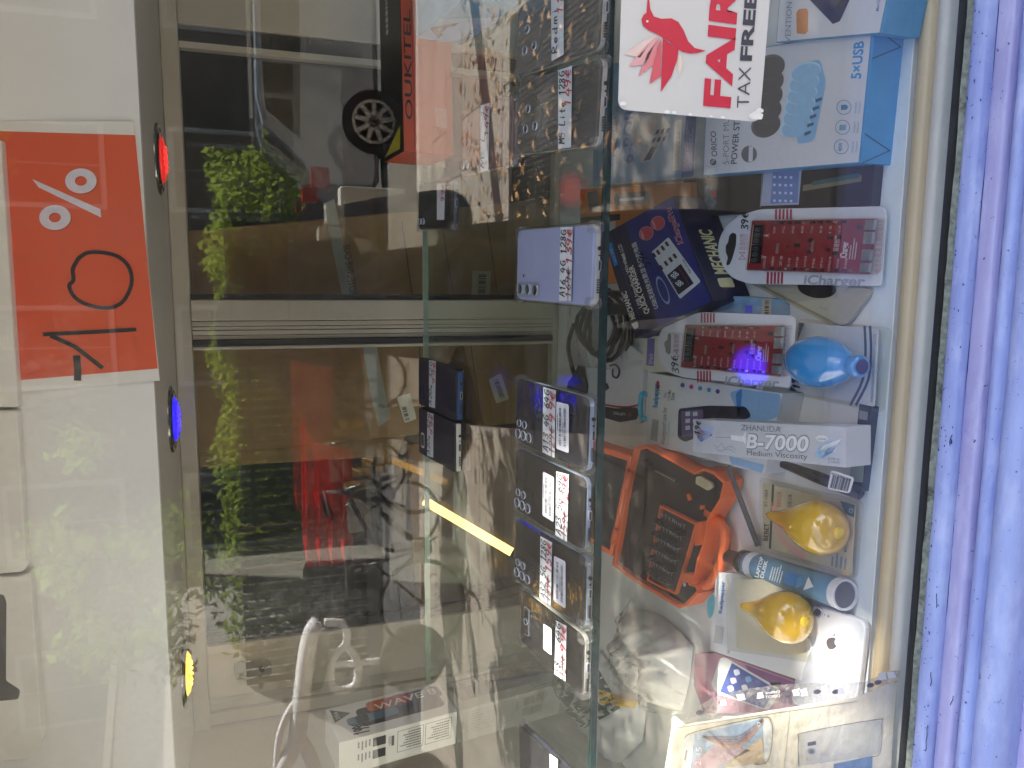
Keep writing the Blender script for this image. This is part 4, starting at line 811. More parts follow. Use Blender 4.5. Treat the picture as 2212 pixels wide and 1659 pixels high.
# --- the two red charger boards on hang cards
M_pcb = mat('pcb_red', '8e1f2c', 0.35, var=0.1, scale=40)
def board(label, outline, pcb, tilt, pr, pts):
    S = tilt
    poly3 = rnd([S.pt(p) for p in outline], [0.004] + [0.01] * (len(outline) - 2) + [0.004], 4)
    n = len(poly3); o = mk('charger_card', *prism(poly3, S.n * -0.0014), W_, None, bevel=0.0003); tag(o, label, 'charger card', 'carded red charger boards')
    q = [Vector(p) for p in pcb]      # far-right, near-right, near-left, far-left
    mp = lambda u, v: tuple((q[0] * (1 - u) + q[3] * u) * (1 - v) + (q[1] * (1 - u) + q[2] * u) * v)   # u right to left, v far to near
    pb = slab('circuit_board', S.up(0.003), pcb, 0.0018, M_pcb, o)
    Sb = S.up(0.003)
    def blk(u0, u1, v0, v1, t, mt, nm): return slab(nm, S.up(0.003 + t), [mp(u0, v0), mp(u0, v1), mp(u1, v1), mp(u1, v0)], t, mt, pb, bevel=0.0001)
    mdk, mch, mcr = mat('display_black', '16171b', 0.15), mat('chip_black', '1d1e22', 0.4), mat('display_cream', 'd6c8a8', 0.5); mus = mat('usb_metal', 'c4c8cf', 0.25, metal=0.8)
    blk(.08, .86, .015, .05, .002, mcr, 'display_base'); a = blk(.08, .48, .02, .088, .0035, mdk, 'digit_display'); a = blk(.49, .86, .02, .088, .0035, mdk, 'digit_display')
    Sd = S.up(0.0066)
    for k in range(3): text(Sd, pb, '8', mp(.84 - k * .115, .078), mp(.76 - k * .115, .078), mp(.84 - k * .115, .032), '53565c', 0.0, lv=1); text(Sd, pb, '8', mp(.45 - k * .115, .078), mp(.37 - k * .115, .078), mp(.45 - k * .115, .032), '53565c', 0.0, lv=1)
    for (u, v, du, dv) in ((.45, .36, .07, .045), (.36, .47, .075, .03), (.58, .47, .07, .03), (.32, .62, .05, .04), (.54, .62, .06, .03), (.5, .30, .03, .012), (.62, .36, .02, .012), (.6, .68, .07, .035), (.3, .7, .07, .03), (.12, .85, .08, .045)):
        blk(u, u + du, v, v + dv, .001, mch, 'chip')
    for i in range(13): v = .13 + i * .058; blk(.93, .975, v, v + .028, .0014, mch if i % 3 else mus, 'connector')
    for i in range(10): v = .16 + i * .062; blk(.03, .075, v, v + .034, .0012, mch if i % 4 else mus, 'connector')
    for u0, u1 in ((.02, .2), (.24, .46), (.56, .76), (.8, .97)): blk(u0, u1, .915, .985, .004, mus, 'usb_socket')
    for i in range(11): v = .15 + i * .066; text(Sb, pb, ['MI5X', 'X800', 'Z5', 'S10', 'MT30', 'V1X9', 'MI6', 'OP R17', 'MI3/4', 'VOS', 'MI8'][i], mp(.91, v), mp(.74 - .02 * (i % 3), v), mp(.91, v - .018), 'd9c6c6', 0.0, lv=1)
    for i in range(8): v = .2 + i * .075; text(Sb, pb, ['5S4P', '7G', '6P/6S', '60', '11/11pro', '55', '12', '13/13P'][i], mp(.26, v), mp(.12, v), mp(.26, v - .018), 'd9c6c6', 0.0, lv=1)
    for (u, v, L_) in ((.66, .22, .2), (.34, .22, .0), (.62, .5, .22)):
        if L_: blk(u - L_, u, v, v + .02, .0006, mat('solder', '9a8a86', 0.4, metal=0.5), 'pin_row')
    text(Sb, pb, 'iCharger', mp(.72, .80), mp(.42, .80), mp(.72, .745), 'f0e6e6', 0.02, lv=1); text(Sb, pb, '百造创想', mp(.6, .725), mp(.3, .725), mp(.6, .69), 'e2cfcf', 0.006, lv=1); greek(Sb, pb, mp(.74, .88), mp(.36, .88), mp(.74, .815), 3, 'd9c6c6')
    text(Sb, pb, 'V', mp(.76, .155), mp(.70, .155), mp(.76, .105), 'e6d6d6', 0.01, lv=1); text(Sb, pb, 'A', mp(.33, .155), mp(.27, .155), mp(.33, .105), 'e6d6d6', 0.01, lv=1)
    cv = slab('blister_cover', S.up(0.0105), [mp(-.02, -.015), mp(-.02, 1.015), mp(1.02, 1.015), mp(1.02, -.015)], 0.0095, BLI, o, r=0.003, bevel=0.0008)
    pr(S, o)
    return o
def prA(S, o):
    poly(S, o, [(1569, 570), (1573, 556), (1568, 545), (1568, 530), (1573, 524), (1576, 508), (1583, 502), (1591, 506), (1590, 530), (1583, 556), (1577, 571), (1571, 574)], '2c2a28', 'hang_hole', 1, r=0.002)
    text(S, o, 'iCharger', (1736, 613), (1868, 618), (1739, 594), '9d9fa9', 0.03, lv=1); text(S, o, '电池充电激活测试版3.0', (1901, 590), (1909, 476), (1889, 589), 'b0606a', 0.0, lv=1); text(S, o, 'Battery Activation Detection', (1906, 582), (1914, 500), (1902, 582), 'a9a9b2', 0.0, lv=1)
    for k in range(5):
        x = 1674 + k * 8; poly(S, o, [(x, 474), (x + 5, 474), (x + 5.5, 451.5), (x + .5, 452)], 'a8394a', 'red_stripe', 1); x = 1656 + k * 7.6; poly(S, o, [(x, 613), (x + 5, 613), (x + 6, 588), (x + 1, 588)], 'a8394a', 'red_stripe', 1)
    hand(S, o, '39€', (1617, 496), (1619, 462), (1602, 496), 0.0016, '1a181a'); text(S, o, '百造创想', (1609, 540), (1610, 505), (1599, 540), 'b86a78', 0.0, lv=1); text(S, o, 'MEGA-IDEA', (1615, 540), (1616, 505), (1611, 540), 'b86a78', 0.0, lv=1)
    stroke(S, o, [(1596, 560), (1610, 545), (1598, 545), (1611, 560), (1596, 560)], 0.0006, 'b0505e', 'logo', 1, smooth=False)
SA = plane3((1903, 618, 0.010), (1916, 445, 0.010), (1549, 533, 0.022))
board('white hang card with a red circuit board lying by the black tablet carton', [(1903, 618), (1916, 445), (1640, 452), (1590, 468), (1560, 498), (1549, 533), (1557, 572), (1580, 600), (1616, 613)], [(1624, 477), (1893, 472), (1878, 592), (1612, 583)], SA, prA, None)
def prB(S, o):
    poly(S, o, [(1444, 766), (1438, 760), (1438, 752), (1435, 746), (1436, 738), (1442, 734), (1443, 722), (1447, 719), (1450, 724), (1449, 764)], '8f8a80', 'hang_hole', 1, r=0.002)
    text(S, o, 'iCharger', (1565, 829), (1682, 837), (1568, 812), '9d9fa9', 0.03, lv=1); text(S, o, '电池充电激活测试版3.0', (1700, 812), (1706, 708), (1689, 811), '9a7ab8', 0.0, lv=1)
    for k in range(5):
        x = 1514 + k * 6.6; poly(S, o, [(x, 697), (x + 4, 697), (x + 4, 676), (x, 676)], 'a8394a', 'red_stripe', 1); x = 1505 + k * 6.6; poly(S, o, [(x + 1, 826), (x + 5, 826), (x + 5, 802), (x + 1, 801)], 'a8394a', 'red_stripe', 1)
    hand(S, o, '39€', (1468, 806), (1466, 772), (1453, 804), 0.0016, '141318'); text(S, o, '百造创想', (1465, 762), (1467, 722), (1456, 762), 'b07078', 0.0, lv=1)
    stroke(S, o, [(1456, 770), (1467, 756), (1457, 757), (1468, 770), (1456, 770)], 0.0006, 'b0505e', 'logo', 1, smooth=False)
SB = plane3((1706, 836, 0.036), (1718, 685, 0.036), (1420, 745, 0.042))
board('white hang card with a red circuit board lying beside the blue air blower', [(1706, 838), (1719, 682), (1515, 674), (1450, 690), (1424, 718), (1419, 748), (1426, 782), (1446, 806), (1480, 816)], [(1480, 702), (1692, 704), (1684, 812), (1470, 793)], SB, prB, None)

# --- beige carded part, hologram packet, IP68 box under the cards
h = 0.006; S = fp(h)
o = slab('spare_part_pack', S, [(1612, 608), (1700, 612), (1862, 622), (1884, 626), (1830, 700), (1800, 706)], h - 0.001, mat('beige_part', 'b4ad98', 0.45, var=0.05), r=0.004); tag(o, 'beige blister pack poking out under the red board card', 'blister pack')
disc(S, o, (1765, 622), (42, 4), (0, 22), '17181e', 'dark_opening', 1); text(S, o, 'For iP', (1771, 666), (1786, 672), (1772, 660), '8a8470', 0.0, lv=1); poly(S, o, [(1642, 618), (1652, 618), (1812, 700), (1802, 702)], '8d8560', 'side_wall', 1)
h = 0.024; S = fp(h)
o = slab('small_packet', S, [(1540, 650), (1588, 640), (1666, 646), (1666, 682), (1540, 684)], h - 0.001, mat('packet_blue', '7fa3c0', 0.35, var=0.3, scale=50)); tag(o, 'small shiny light blue packet with a barcode between the red board cards', 'packet')
poly(S, o, [(1646, 646), (1666, 646), (1666, 682), (1645, 682)], 'b3a993', 'barcode_field', 1); bars(S, o, (1652, 680), (1653, 648), (1661, 680), 12, lv=2); poly(S, o, [(1610, 660), (1626, 660), (1625, 676), (1609, 676)], '4a55e0', 'blue_square', 1)  # vivid blue square on the packet
h = 0.03; S = fp(h)
o = slab('phone_case_box', S, [(1386, 798), (1460, 805), (1470, 722), (1390, 728)], h - 0.001, M_pw); tag(o, 'white box corner with a purple rating label under the red board card', 'box')
poly(S, o, [(1396, 789), (1412, 791), (1415, 731), (1399, 731)], '7a74b8', 'rating_label', 1); text(S, o, 'IP68', (1410, 786), (1411, 764), (1402, 786), 'dcdcf0', 0.0, lv=2)

# --- air blowers in blister packs
def bulb(name_mat, col, S, tip, end, rpx, prof, parent, nm='bulb'):
    a, b = S.pt(tip), S.pt(end); ax = (b - a); L_ = ax.length; r = rpx
    vs, fs = lathe(a, ax, S.n, [(t * L_, q * r) for t, q in prof], 36); return mk(nm, vs, fs, mat(name_mat, col, 0.12, var=0.05, scale=14, coat=1.0, spec=0.8), parent, True), a, ax, L_
PROF_B = [(0, .02), (.015, .2), (.05, .4), (.12, .64), (.22, .85), (.34, .97), (.44, 1.0), (.55, .95), (.66, .82), (.76, .62), (.83, .44), (.87, .36), (.885, .36), (.90, .40), (.985, .40), (1.0, .36), (1.0, .22)]
def blister(label, S, card, bl, colr, cat='air blower'):
    o = slab('air_blower_pack', S, card, 0.0012, mat('blower_card_' + colr, colr, 0.4, var=0.04), r=0.003); tag(o, label, cat, 'air blowers in blister packs')
    slab('blister_tray', S.up(0.003), bl, 0.0032, BLI, o, r=0.006, bevel=0.0008)
    return o
S = fp(0.010)
o = blister('bright blue rubber air blower in a clear pack at the front edge', S, [(1706, 843), (1889, 879), (1898, 712), (1726, 696)], [(1700, 850), (1906, 892), (1922, 708), (1722, 688)], 'd9dbe2')
for x in (1868, 1880): stroke(S, o, [(x, 706), (x + 2, 760), (x - 4, 820), (x - 30, 874)], 0.003, '27496c', 'navy_swoosh', 1)
poly(S, o, [(1726, 697), (1738, 698), (1722, 740)], '27496c', 'navy_corner', 1); poly(S, o, [(1707, 832), (1722, 845), (1707, 843)], '27496c', 'navy_corner', 1)
text(S, o, 'SHENZHEN JINLIYANG TECHNOLOGY CO.,LTD', (1886, 869), (1893, 722), (1881, 868), '3a4450', 0.006, lv=2); hand(S, o, '19€', (1728, 840), (1722, 808), (1714, 838), 0.0018, '101014')
Sb_ = fp(0.034)
bl, a_, ax_, L_ = bulb('rubber_blue', '2f8fd6', Sb_, (1706, 776), (1862, 792), 0.0245, PROF_B, o)
vs, fs = lathe(a_ + ax_, ax_, (0, 0, 1), [(-.003, .0066), (.0004, .0066), (.0004, .001)], 20); mk('nozzle_hole', vs, fs, mat('dark_blue_hole', '2a2a6a', 0.4), bl)
PROF_Y = [(0, .02), (.03, .13), (.10, .21), (.20, .29), (.30, .41), (.40, .57), (.50, .75), (.60, .90), (.70, .985), (.78, 1.0), (.86, .94), (.93, .79), (.98, .54), (.995, .36), (1.0, .2)]
S = fp(0.012)
o = blister('yellow rubber air blower, pear shaped, on a printed card', S, [(1647, 1180), (1839, 1241), (1848, 1090), (1647, 1042)], [(1640, 1188), (1848, 1252), (1862, 1082), (1640, 1030)], 'c9bfa2')
poly(S, o, [(1668, 1046), (1673, 1047), (1666, 1186), (1661, 1185)], '33454a', 'dark_rule', 1); poly(S, o, [(1815, 1082), (1847, 1091), (1845, 1118), (1828, 1110)], '24565a', 'teal_corner', 1)
stroke(S, o, [(1672, 1090), (1680, 1140), (1700, 1175), (1735, 1200)], 0.010, 'd8a9a0', 'pink_swoosh', 1)
text(S, o, 'BEBET', (1660, 1168), (1662, 1130), (1650, 1168), '2a2c30', 0.03, lv=2); text(S, o, 'BT-1889', (1658, 1094), (1660, 1058), (1651, 1094), '54585a', 0.006, lv=2); text(S, o, '橡胶吹尘球', (1687, 1096), (1688, 1062), (1679, 1096), 'c06a62', 0.0, lv=2); text(S, o, '金属尖嘴', (1710, 1096), (1711, 1068), (1703, 1096), '4a5a6a', 0.0, lv=2)
text(S, o, 'MADE IN CHINA', (1829, 1192), (1833, 1150), (1824, 1192), '2a2c30', 0.008, lv=2); text(S, o, 'CE', (1843, 1108), (1844, 1098), (1834, 1107), 'd6e2de', 0.0, lv=2); greek(S, o, (1830, 1232), (1833, 1200), (1793, 1222), 4, '5a82a0')
yb, a_, ax_, L_ = bulb('rubber_yellow', 'd8aa10', fp(0.032), (1656, 1111), (1812, 1151), 0.0255, PROF_Y, o)
vs, fs = lathe(a_ + ax_, ax_, (0, 0, 1), [(-.002, .006), (.002, .0055), (.002, .001)], 18); mk('valve', vs, fs, mat('valve_yellow', 'efc91c', 0.3), yb, True)
S = plane3((1747, 1425, 0.022), (1726, 1244, 0.022), (1570, 1320, 0.038))
o = blister('second yellow rubber air blower, its pack lying on the spray can', S, [(1590, 1400), (1742, 1420), (1720, 1252), (1590, 1250)], [(1570, 1405), (1750, 1432), (1727, 1242), (1566, 1240)], 'cfc8b4')
yb, a_, ax_, L_ = bulb('rubber_yellow', 'd8aa10', S.up(0.02), (1600, 1308), (1738, 1343), 0.0255, PROF_Y, o)
vs, fs = lathe(a_ + ax_, ax_, (0, 0, 1), [(-.002, .006), (.002, .0055), (.002, .001)], 18); mk('valve', vs, fs, mat('valve_yellow', 'efc91c', 0.3), yb, True)

# --- spray can
Sc = fp(0.017); a, b = Sc.pt((1606, 1214)), Sc.pt((1822, 1284)); ax = (b - a).normalized(); L_ = (b - a).length; r = 0.0142
CN = root('spray_can', 'light blue spray can with a black cap lying beside the silver phone', 'spray can', (a + b) / 2 - Vector((0, 0, 0.016)))
vs, fs = lathe(a, ax, (0, 0, 1), [(.012, r * .97), (.016, r), (L_ - .004, r), (L_ - .001, r * .97)], 32); mk('can', vs, fs, mat('can_blue', '6fa3c4', 0.25, metal=0.3, var=0.15, scale=20), CN, True)
vs, fs = lathe(a, ax, (0, 0, 1), [(L_ - .006, r * 1.03), (L_, r * 1.05), (L_ + .003, r * 1.03), (L_ + .003, r * .9), (L_ + .001, r * .88), (L_ + .001, .001)], 32); mk('base_rim', vs, fs, mat('can_white', 'd8dade', 0.3), CN, False)
vs, fs = lathe(a, ax, (0, 0, 1), [(L_ + .0012, r * .87), (L_ + .0016, r * .8), (L_ + .0012, .001)], 32); mk('base', vs, fs, mat('can_base', '6d7074', 0.35, metal=0.7), CN, True)
vs, fs = lathe(a, ax, (0, 0, 1), [(-.03, r * .55), (-.026, r * .62), (-.004, r * .7), (.0, r * .97), (.0115, r * .98)], 32); mk('cap', vs, fs, mat('cap_black', '1c1d22', 0.3), CN, True)
vs, fs = lathe(a, ax, (0, 0, 1), [(.018, r * 1.01), (.03, r * 1.01)], 32); mk('white_band', vs, fs[:-2], mat('can_band', 'dfe2e6', 0.3), CN, True)
vc = CAM - (a + b) / 2; vc = (vc - ax * vc.dot(ax)).normalized()
Slab_ = Loc(a + vc * (r * 1.04), ax, vc.cross(ax)); Slab_.n = vc
text(Slab_, CN, 'LAPTOP', (.052, -.011), (.052, .011), (.046, -.011), 'eaf2f6', 0.03, lv=3); text(Slab_, CN, 'DUSK', (.060, -.010), (.060, .009), (.0545, -.010), 'eaf2f6', 0.03, lv=3)
poly(Slab_, CN, [(.092, -.007), (.108, -.008), (.110, .004), (.094, .005)], '2f7fc0', 'printed_laptop', 3); poly(Slab_, CN, [(.110, -.009), (.119, -.004), (.117, .006), (.110, .002)], '4a90c0', 'printed_laptop', 3); poly(Slab_, CN, [(.122, -.008), (.134, -.002), (.124, .006)], 'e8ebee', 'spray_badge', 3)
greek(Slab_, CN, (.068, -.009), (.068, .009), (.088, -.009), 5, 'dfeaf0')

# --- silver phone, face down
S = plane3((1872, 1342, 0.012), (1751, 1306, 0.020), (1848, 1520, 0.012))
P = [(1872, 1343), (1846, 1560), (1706, 1520), (1750, 1304)]
o = slab('phone', S, P, 0.0075, mat('silver_phone', 'd2d4da', 0.28, metal=0.25, var=0.03, scale=6), r=0.011, bevel=0.002); tag(o, 'silver phone lying face down by the spray can, fruit emblem on its back', 'phone')
lc = S.pt((1768, 1322)); lens_n = S.n
vs, fs = lathe(lc, lens_n, (1, 0, 0), [(0, .0058), (.0012, .0058), (.0014, .005), (.0006, .0042), (.0006, .0003)], 24); mk('camera', vs, fs, M_chr, o, True)
disc(S, o, (1768, 1322), (7.5, 0), (0, 7.5), '0c0d10', 'lens', 8); disc(S, o, (1790, 1331), (3.2, 0), (0, 3.2), '8a8d96', 'flash', 2); disc(S, o, (1782, 1328), (1.2, 0), (0, 1.2), '101114', 'microphone', 2)
AP = [(1798, 1377), (1791, 1378), (1786, 1384), (1786, 1393), (1791, 1402), (1797, 1403), (1804, 1400), (1808, 1395), (1803, 1390), (1803, 1384), (1807, 1380), (1802, 1377)]
poly(S, o, AP, '6d655e', 'fruit_emblem', 2, r=0.0012, mt=mat('mirror_emblem', '5d564f', 0.15, metal=0.3)); poly(S, o, [(1800, 1375), (1801, 1371), (1804, 1368), (1804, 1372)], '6d655e', 'fruit_emblem', 2, r=0.0006, mt=mat('mirror_emblem', '5d564f', 0.15, metal=0.3))
for k in range(5): c = (1800 + random.uniform(-30, 55), 1430 + random.uniform(-20, 60)); poly(S, o, [(c[0], c[1]), (c[0] + random.uniform(3, 9), c[1] - 3), (c[0] + random.uniform(4, 12), c[1] + 4)], 'd9dce4', 'tape_scrap', 3, rough=0.2)

# --- white waterproof case boxes
M_wb = mat('case_box_white', 'dadbdd', 0.32, var=0.03, scale=9, coat=0.2)
h = 0.028; S = fp(h)
o = slab('phone_case_box', S, [(1395, 958), (1650, 1024), (1690, 850), (1400, 805)], h - 0.001, M_wb); tag(o, 'white waterproof phone case box with a blue splash and a light blue hang tab', 'box')
poly(S, o, [(1576, 848), (1600, 840), (1688, 852), (1682, 900), (1640, 915), (1598, 905)], '8fb6d8', 'blue_splash', 1, r=0.006); poly(S, o, [(1590, 850), (1604, 838), (1600, 900), (1588, 940), (1594, 905)], '3f7fc0', 'splash_jet', 2, r=0.003); poly(S, o, [(1575, 985), (1652, 1004), (1646, 1022), (1580, 1002)], '8fb6d8', 'blue_splash', 1)
text(S, o, 'Redpepper', (1421, 880), (1424, 828), (1410, 880), '2f8fc0', 0.03, lv=2); poly(S, o, [(1418, 824), (1424, 822), (1426, 838), (1420, 842)], 'c03a6a', 'logo', 2, r=0.002)
text(S, o, '11 Pro Max', (1449, 866), (1450, 842), (1442, 866), '4a4d52', 0.004, lv=2); text(S, o, 'For', (1440, 858), (1441, 848), (1434, 858), '4a4d52', 0.0, lv=2); text(S, o, 'Dot', (1457, 864), (1458, 848), (1450, 864), '33363a', 0.01, lv=2)
text(S, o, 'Waterproof case for', (1437, 962), (1441, 880), (1428, 960), '5a6472', 0.006, lv=2); text(S, o, 'Perfect Protection', (1445, 962), (1448, 912), (1440, 962), 'a9b2ba', 0.0, lv=2); poly(S, o, [(1405, 950), (1420, 954), (1424, 908), (1410, 905)], '9a9d9c', 'rating_label', 2)
for k, cc in enumerate(('2f4a8c', 'c84a90', '2f8fc0', '2f8fc0', '5a4a9c')): disc(S, o, (1475 + k * 19, 832 + k * 3.4), (5, 0), (0, 5.5), cc, 'feature_icon', 2, seg=6)
poly(S, o, [(1466, 883), (1530, 876), (1612, 878), (1625, 900), (1480, 955), (1464, 945)], '23283c', 'printed_phone', 2, r=0.006); poly(S, o, [(1472, 888), (1520, 884), (1520, 940), (1474, 944)], '6a5a80', 'printed_screen', 3, r=0.004)
for i in range(2):
    for k in range(3): poly(S, o, [(1482 + i * 16, 890 + k * 15), (1492 + i * 16, 889 + k * 15), (1492 + i * 16, 898 + k * 15), (1482 + i * 16, 899 + k * 15)], 'c9cdd6', 'printed_icon', 4)
tb = [S.pt(p) for p in ((1398, 852), (1388, 850), (1384, 862), (1384, 892), (1388, 904), (1398, 905))]; vs, fs = tube(spline(tb), 0.0035, 8); mk('hang_tab', vs, fs, mat('tab_cyan', '4fb3d8', 0.3), o, True)
h = 0.022; S = fp(h)
o = slab('phone_case_box', S, [(1534, 1405), (1728, 1470), (1752, 1400), (1700, 1245), (1546, 1236)], h - 0.001, M_wb); tag(o, 'white waterproof case box under the second yellow blower', 'box')
text(S, o, 'Redpepper', (1560, 1325), (1566, 1255), (1553, 1325), '3f7ab8', 0.03, lv=2); poly(S, o, [(1542, 1388), (1560, 1392), (1565, 1355), (1547, 1350)], 'b5b7b6', 'rating_label', 2); text(S, o, 'W', (1577, 1412), (1578, 1404), (1571, 1412), '6a727e', 0.006, lv=2)
disc(S, o, (1536, 1310), (8, 2), (-3, 26), '5fb9c8', 'teal_shape', 2)

# --- glue tube box on top of the case box
hh_ = 0.062
S = plane3((1497, 906, hh_), (1826, 923, 0.046), (1497, 976, hh_))
o = slab('glue_box', S, [(1496, 976), (1826, 1010), (1826, 922), (1498, 906)], 0.030, mat('box_silver', 'cbccd0', 0.35, var=0.03)); tag(o, 'long silver white glue box with large outlined white numerals on top', 'box')
text(S, o, 'ZHANLIDA', (1602, 929), (1687, 934), (1602, 917), '6b7078', -0.004, lv=2); text(S, o, 'B-7000', (1613, 968), (1747, 976), (1617, 937), '8f949c', 0.06, lv=2); text(S, o, 'B-7000', (1614, 967), (1746, 975), (1618, 938), 'f1f2f3', 0.025, lv=4)
text(S, o, 'Medium Viscosity', (1614, 983), (1745, 992), (1614, 972), '5a5f66', 0.0, lv=2); text(S, o, '®', (1682, 928), (1688, 928), (1682, 922), '6b7078', lv=2); disc(S, o, (1776, 947), (13, 1), (-1, 6.5), 'f0f1f2', 'clear_badge', 2); text(S, o, 'CLEAR', (1766, 950), (1786, 951), (1766, 945), '5a5f66', 0.0, lv=3)
text(S, o, '3.7fl.oz', (1790, 993), (1814, 994), (1790, 988), '70757c', 0.0, lv=2); text(S, o, '(110ml)', (1790, 1000), (1814, 1001), (1790, 995), '70757c', 0.0, lv=2)
for (q, cc) in (([(1759, 985), (1772, 964), (1800, 950), (1790, 975), (1780, 991)], '9cc3e2'), ([(1768, 978), (1780, 962), (1818, 948), (1805, 975)], 'e8eef4'), ([(1775, 990), (1790, 968), (1816, 955), (1798, 978)], '5f9ccc'), ([(1503, 930), (1520, 920), (1545, 922), (1530, 950), (1508, 950)], 'b8c6e4'), ([(1506, 943), (1530, 930), (1540, 940), (1515, 955)], '4f7fc0'), ([(1502, 935), (1515, 925), (1524, 932), (1508, 944)], 'c88a98')): poly(S, o, q, cc, 'flag_motif', 3)
poly(S, o, [(1580, 940), (1606, 942), (1612, 930), (1612, 960), (1606, 954), (1580, 950)], 'eef0f2', 'printed_nozzle', 3); stroke(S, o, [(1545, 944), (1580, 945)], 0.0006, '8a8f96', 'printed_needle', 3)
for q in ([(1543, 960), (1552, 966), (1560, 958), (1566, 968), (1580, 964), (1590, 972)], [(1546, 968), (1556, 974), (1575, 970), (1588, 978)]): stroke(S, o, q, 0.0005, '8a8f96', 'printed_hand', 3)
hand(S, o, '19€', (1511, 939), (1516, 911), (1500, 937), 0.0014, '22242a')

# --- dark slim boxes, pen and tag at the front
h = 0.010; S = fp(h)
o = slab('earphone_box', S, [(1836, 1060), (1862, 1062), (1884, 880), (1856, 872)], h - 0.001, mat('slim_dark', '1a2a38', 0.35, var=0.1)); tag(o, 'slim dark and teal box along the front edge by the glue box', 'box')
poly(S, o, [(1837, 1000), (1868, 1000), (1874, 940), (1846, 938)], '2a5a68', 'teal_field', 1); poly(S, o, [(1836, 1040), (1864, 1042), (1868, 1002), (1838, 1000)], '8a9a88', 'pale_field', 1); text(S, o, 'REMAX', (1862, 970), (1864, 955), (1856, 970), 'a9c0c6', 0.0, lv=2); poly(S, o, [(1856, 905), (1874, 908), (1876, 890), (1858, 886)], '8a8f90', 'info_print', 2)
a, b = fp(0.03).pt((1690, 1002)), fp(0.014).pt((1858, 1066)); o = mk('stylus', *joinm(tube([a, a.lerp(b, .45), b], [.004, .0058, .0062], 12)), mat('stylus_black', '1b1c22', 0.35), None, True); tag(o, 'black stylus with a white barcode tag between glue box and yellow blower', 'stylus')
Sg = plane3((1790, 1058, 0.028), (1838, 1064, 0.024), (1795, 1016, 0.030)); tg = slab('tag', Sg, [(1787, 1057), (1835, 1066), (1845, 1032), (1796, 1015)], 0.0005, M_paper, o, r=0.003, bevel=0); bars(Sg, o, (1793, 1053), (1832, 1062), (1800, 1026), 20, lv=2); text(Sg, o, '9701346062396', (1840, 1034), (1797, 1020), (1838, 1039), '33363a', 0.0, lv=2)
a, b = fp(0.026).pt((1570, 1006)), fp(0.010).pt((1636, 1180)); d_ = (b - a); s_ = d_.cross(Vector((0, 0, 1))).normalized() * 0.004; o = mk('strap', *prism([a - s_, b - s_, b + s_, a + s_], (0, 0, -0.002)), mat('strap_grey', '5c5a5a', 0.6), None); tag(o, 'dark grey strap lying slantwise by the orange tool case', 'strap')

# --- pink and purple phone package with the white phone picture
h = 0.014; S = fp(h)
o = slab('phone_package', S, [(1500, 1412), (1545, 1410), (1740, 1480), (1725, 1540), (1520, 1540), (1498, 1480)], h - 0.001, mat('package_pink', 'b98a9a', 0.4, var=0.06)); tag(o, 'pink and purple package showing a white phone with round icons', 'package')
poly(S, o, [(1610, 1436), (1740, 1482), (1728, 1530), (1640, 1500)], '7d4f7e', 'purple_field', 1); poly(S, o, [(1500, 1440), (1520, 1440), (1528, 1500), (1508, 1510)], 'd08a98', 'pink_card', 2, r=0.004)
poly(S, o, [(1557, 1420), (1568, 1420), (1690, 1490), (1660, 1535), (1548, 1498), (1536, 1478)], 'dcdcd8', 'printed_phone', 2, r=0.008); poly(S, o, [(1582, 1432), (1680, 1490), (1650, 1530), (1556, 1494)], '4f5f9c', 'printed_screen', 3)
for (x, y, cc) in ((1593, 1452, 'dfe6f2'), (1586, 1470, 'e6d6de'), (1580, 1487, 'd8dade'), (1618, 1467, '6fb0e0'), (1610, 1485, 'e6eaf0'), (1604, 1502, '8fb8e0')): poly(S, o, [(x - 8, y - 5), (x + 4, y - 7), (x + 8, y + 4), (x - 4, y + 8)], cc, 'printed_icon', 4, r=0.003)
poly(S, o, [(1664, 1474), (1688, 1474), (1688, 1482), (1664, 1482)], '16161c', 'dark_clip', 2)

# --- cable in a clear bag, white packet and black charger pack behind
a0 = fp(0.018)
CB = root('cable_bundle', 'coiled black cable with plug in a clear bag behind the shelf edge', 'cable', fp(0).pt((1290, 700)))
parts = []
for k in range(4):
    P = []; rr_ = random.Random(k)
    for i in range(25):
        t = 2 * math.pi * i / 24; rx_, ry_ = 0.082 - .006 * k, 0.055 - .004 * k
        c = a0.pt((1300, 705)); P.append(c + Vector((math.cos(t) * ry_ + rr_.uniform(-.002, .002), math.sin(t) * rx_ + rr_.uniform(-.002, .002), .008 * k - .012 + .004 * math.sin(3 * t + k))))
    parts.append(tube(P, 0.0036, 8))
mk('cable', *joinm(*parts), mat('cable_black', '131316', 0.4), CB, True)
p, q = fp(0.012).pt((1240, 700)), fp(0.02).pt((1248, 835)); mk('cord', *tube(spline([p, p.lerp(q, .5) + Vector((.01, .01, .01)), q]), 0.004, 8), mat('cable_black', '131316', 0.4), CB, True)
c = fp(0.02).pt((1250, 828)); mk('plug', *lathe(c, (-1, .1, .1), (0, 0, 1), [(-.03, .006), (-.015, .010), (0, .018), (.012, .019), (.016, .016), (.018, .004)], 20), mat('plug_black', '1b1b1e', 0.5), CB, True)
c = fp(0.03).pt((1320, 668)); mk('connector', *prism([c + Vector(v) for v in ((-.008, -.03, 0), (.008, -.03, 0), (.010, .02, 0.01), (-.010, .02, 0.01))], (0, 0, -.014)), mat('plug_black', '1b1b1e', 0.5), CB, bevel=0.003); poly(fp(0.031), CB, [(1330, 668), (1334, 668), (1334, 695), (1329, 696)], '9a9aa8', 'metal_tip', 1)
mk('cable_tie', *tube(spline([a0.pt(p) for p in ((1318, 790), (1330, 788), (1338, 800), (1334, 815), (1324, 812), (1324, 796))]), 0.0016, 6), mat('cable_black', '131316', 0.4), CB, True)
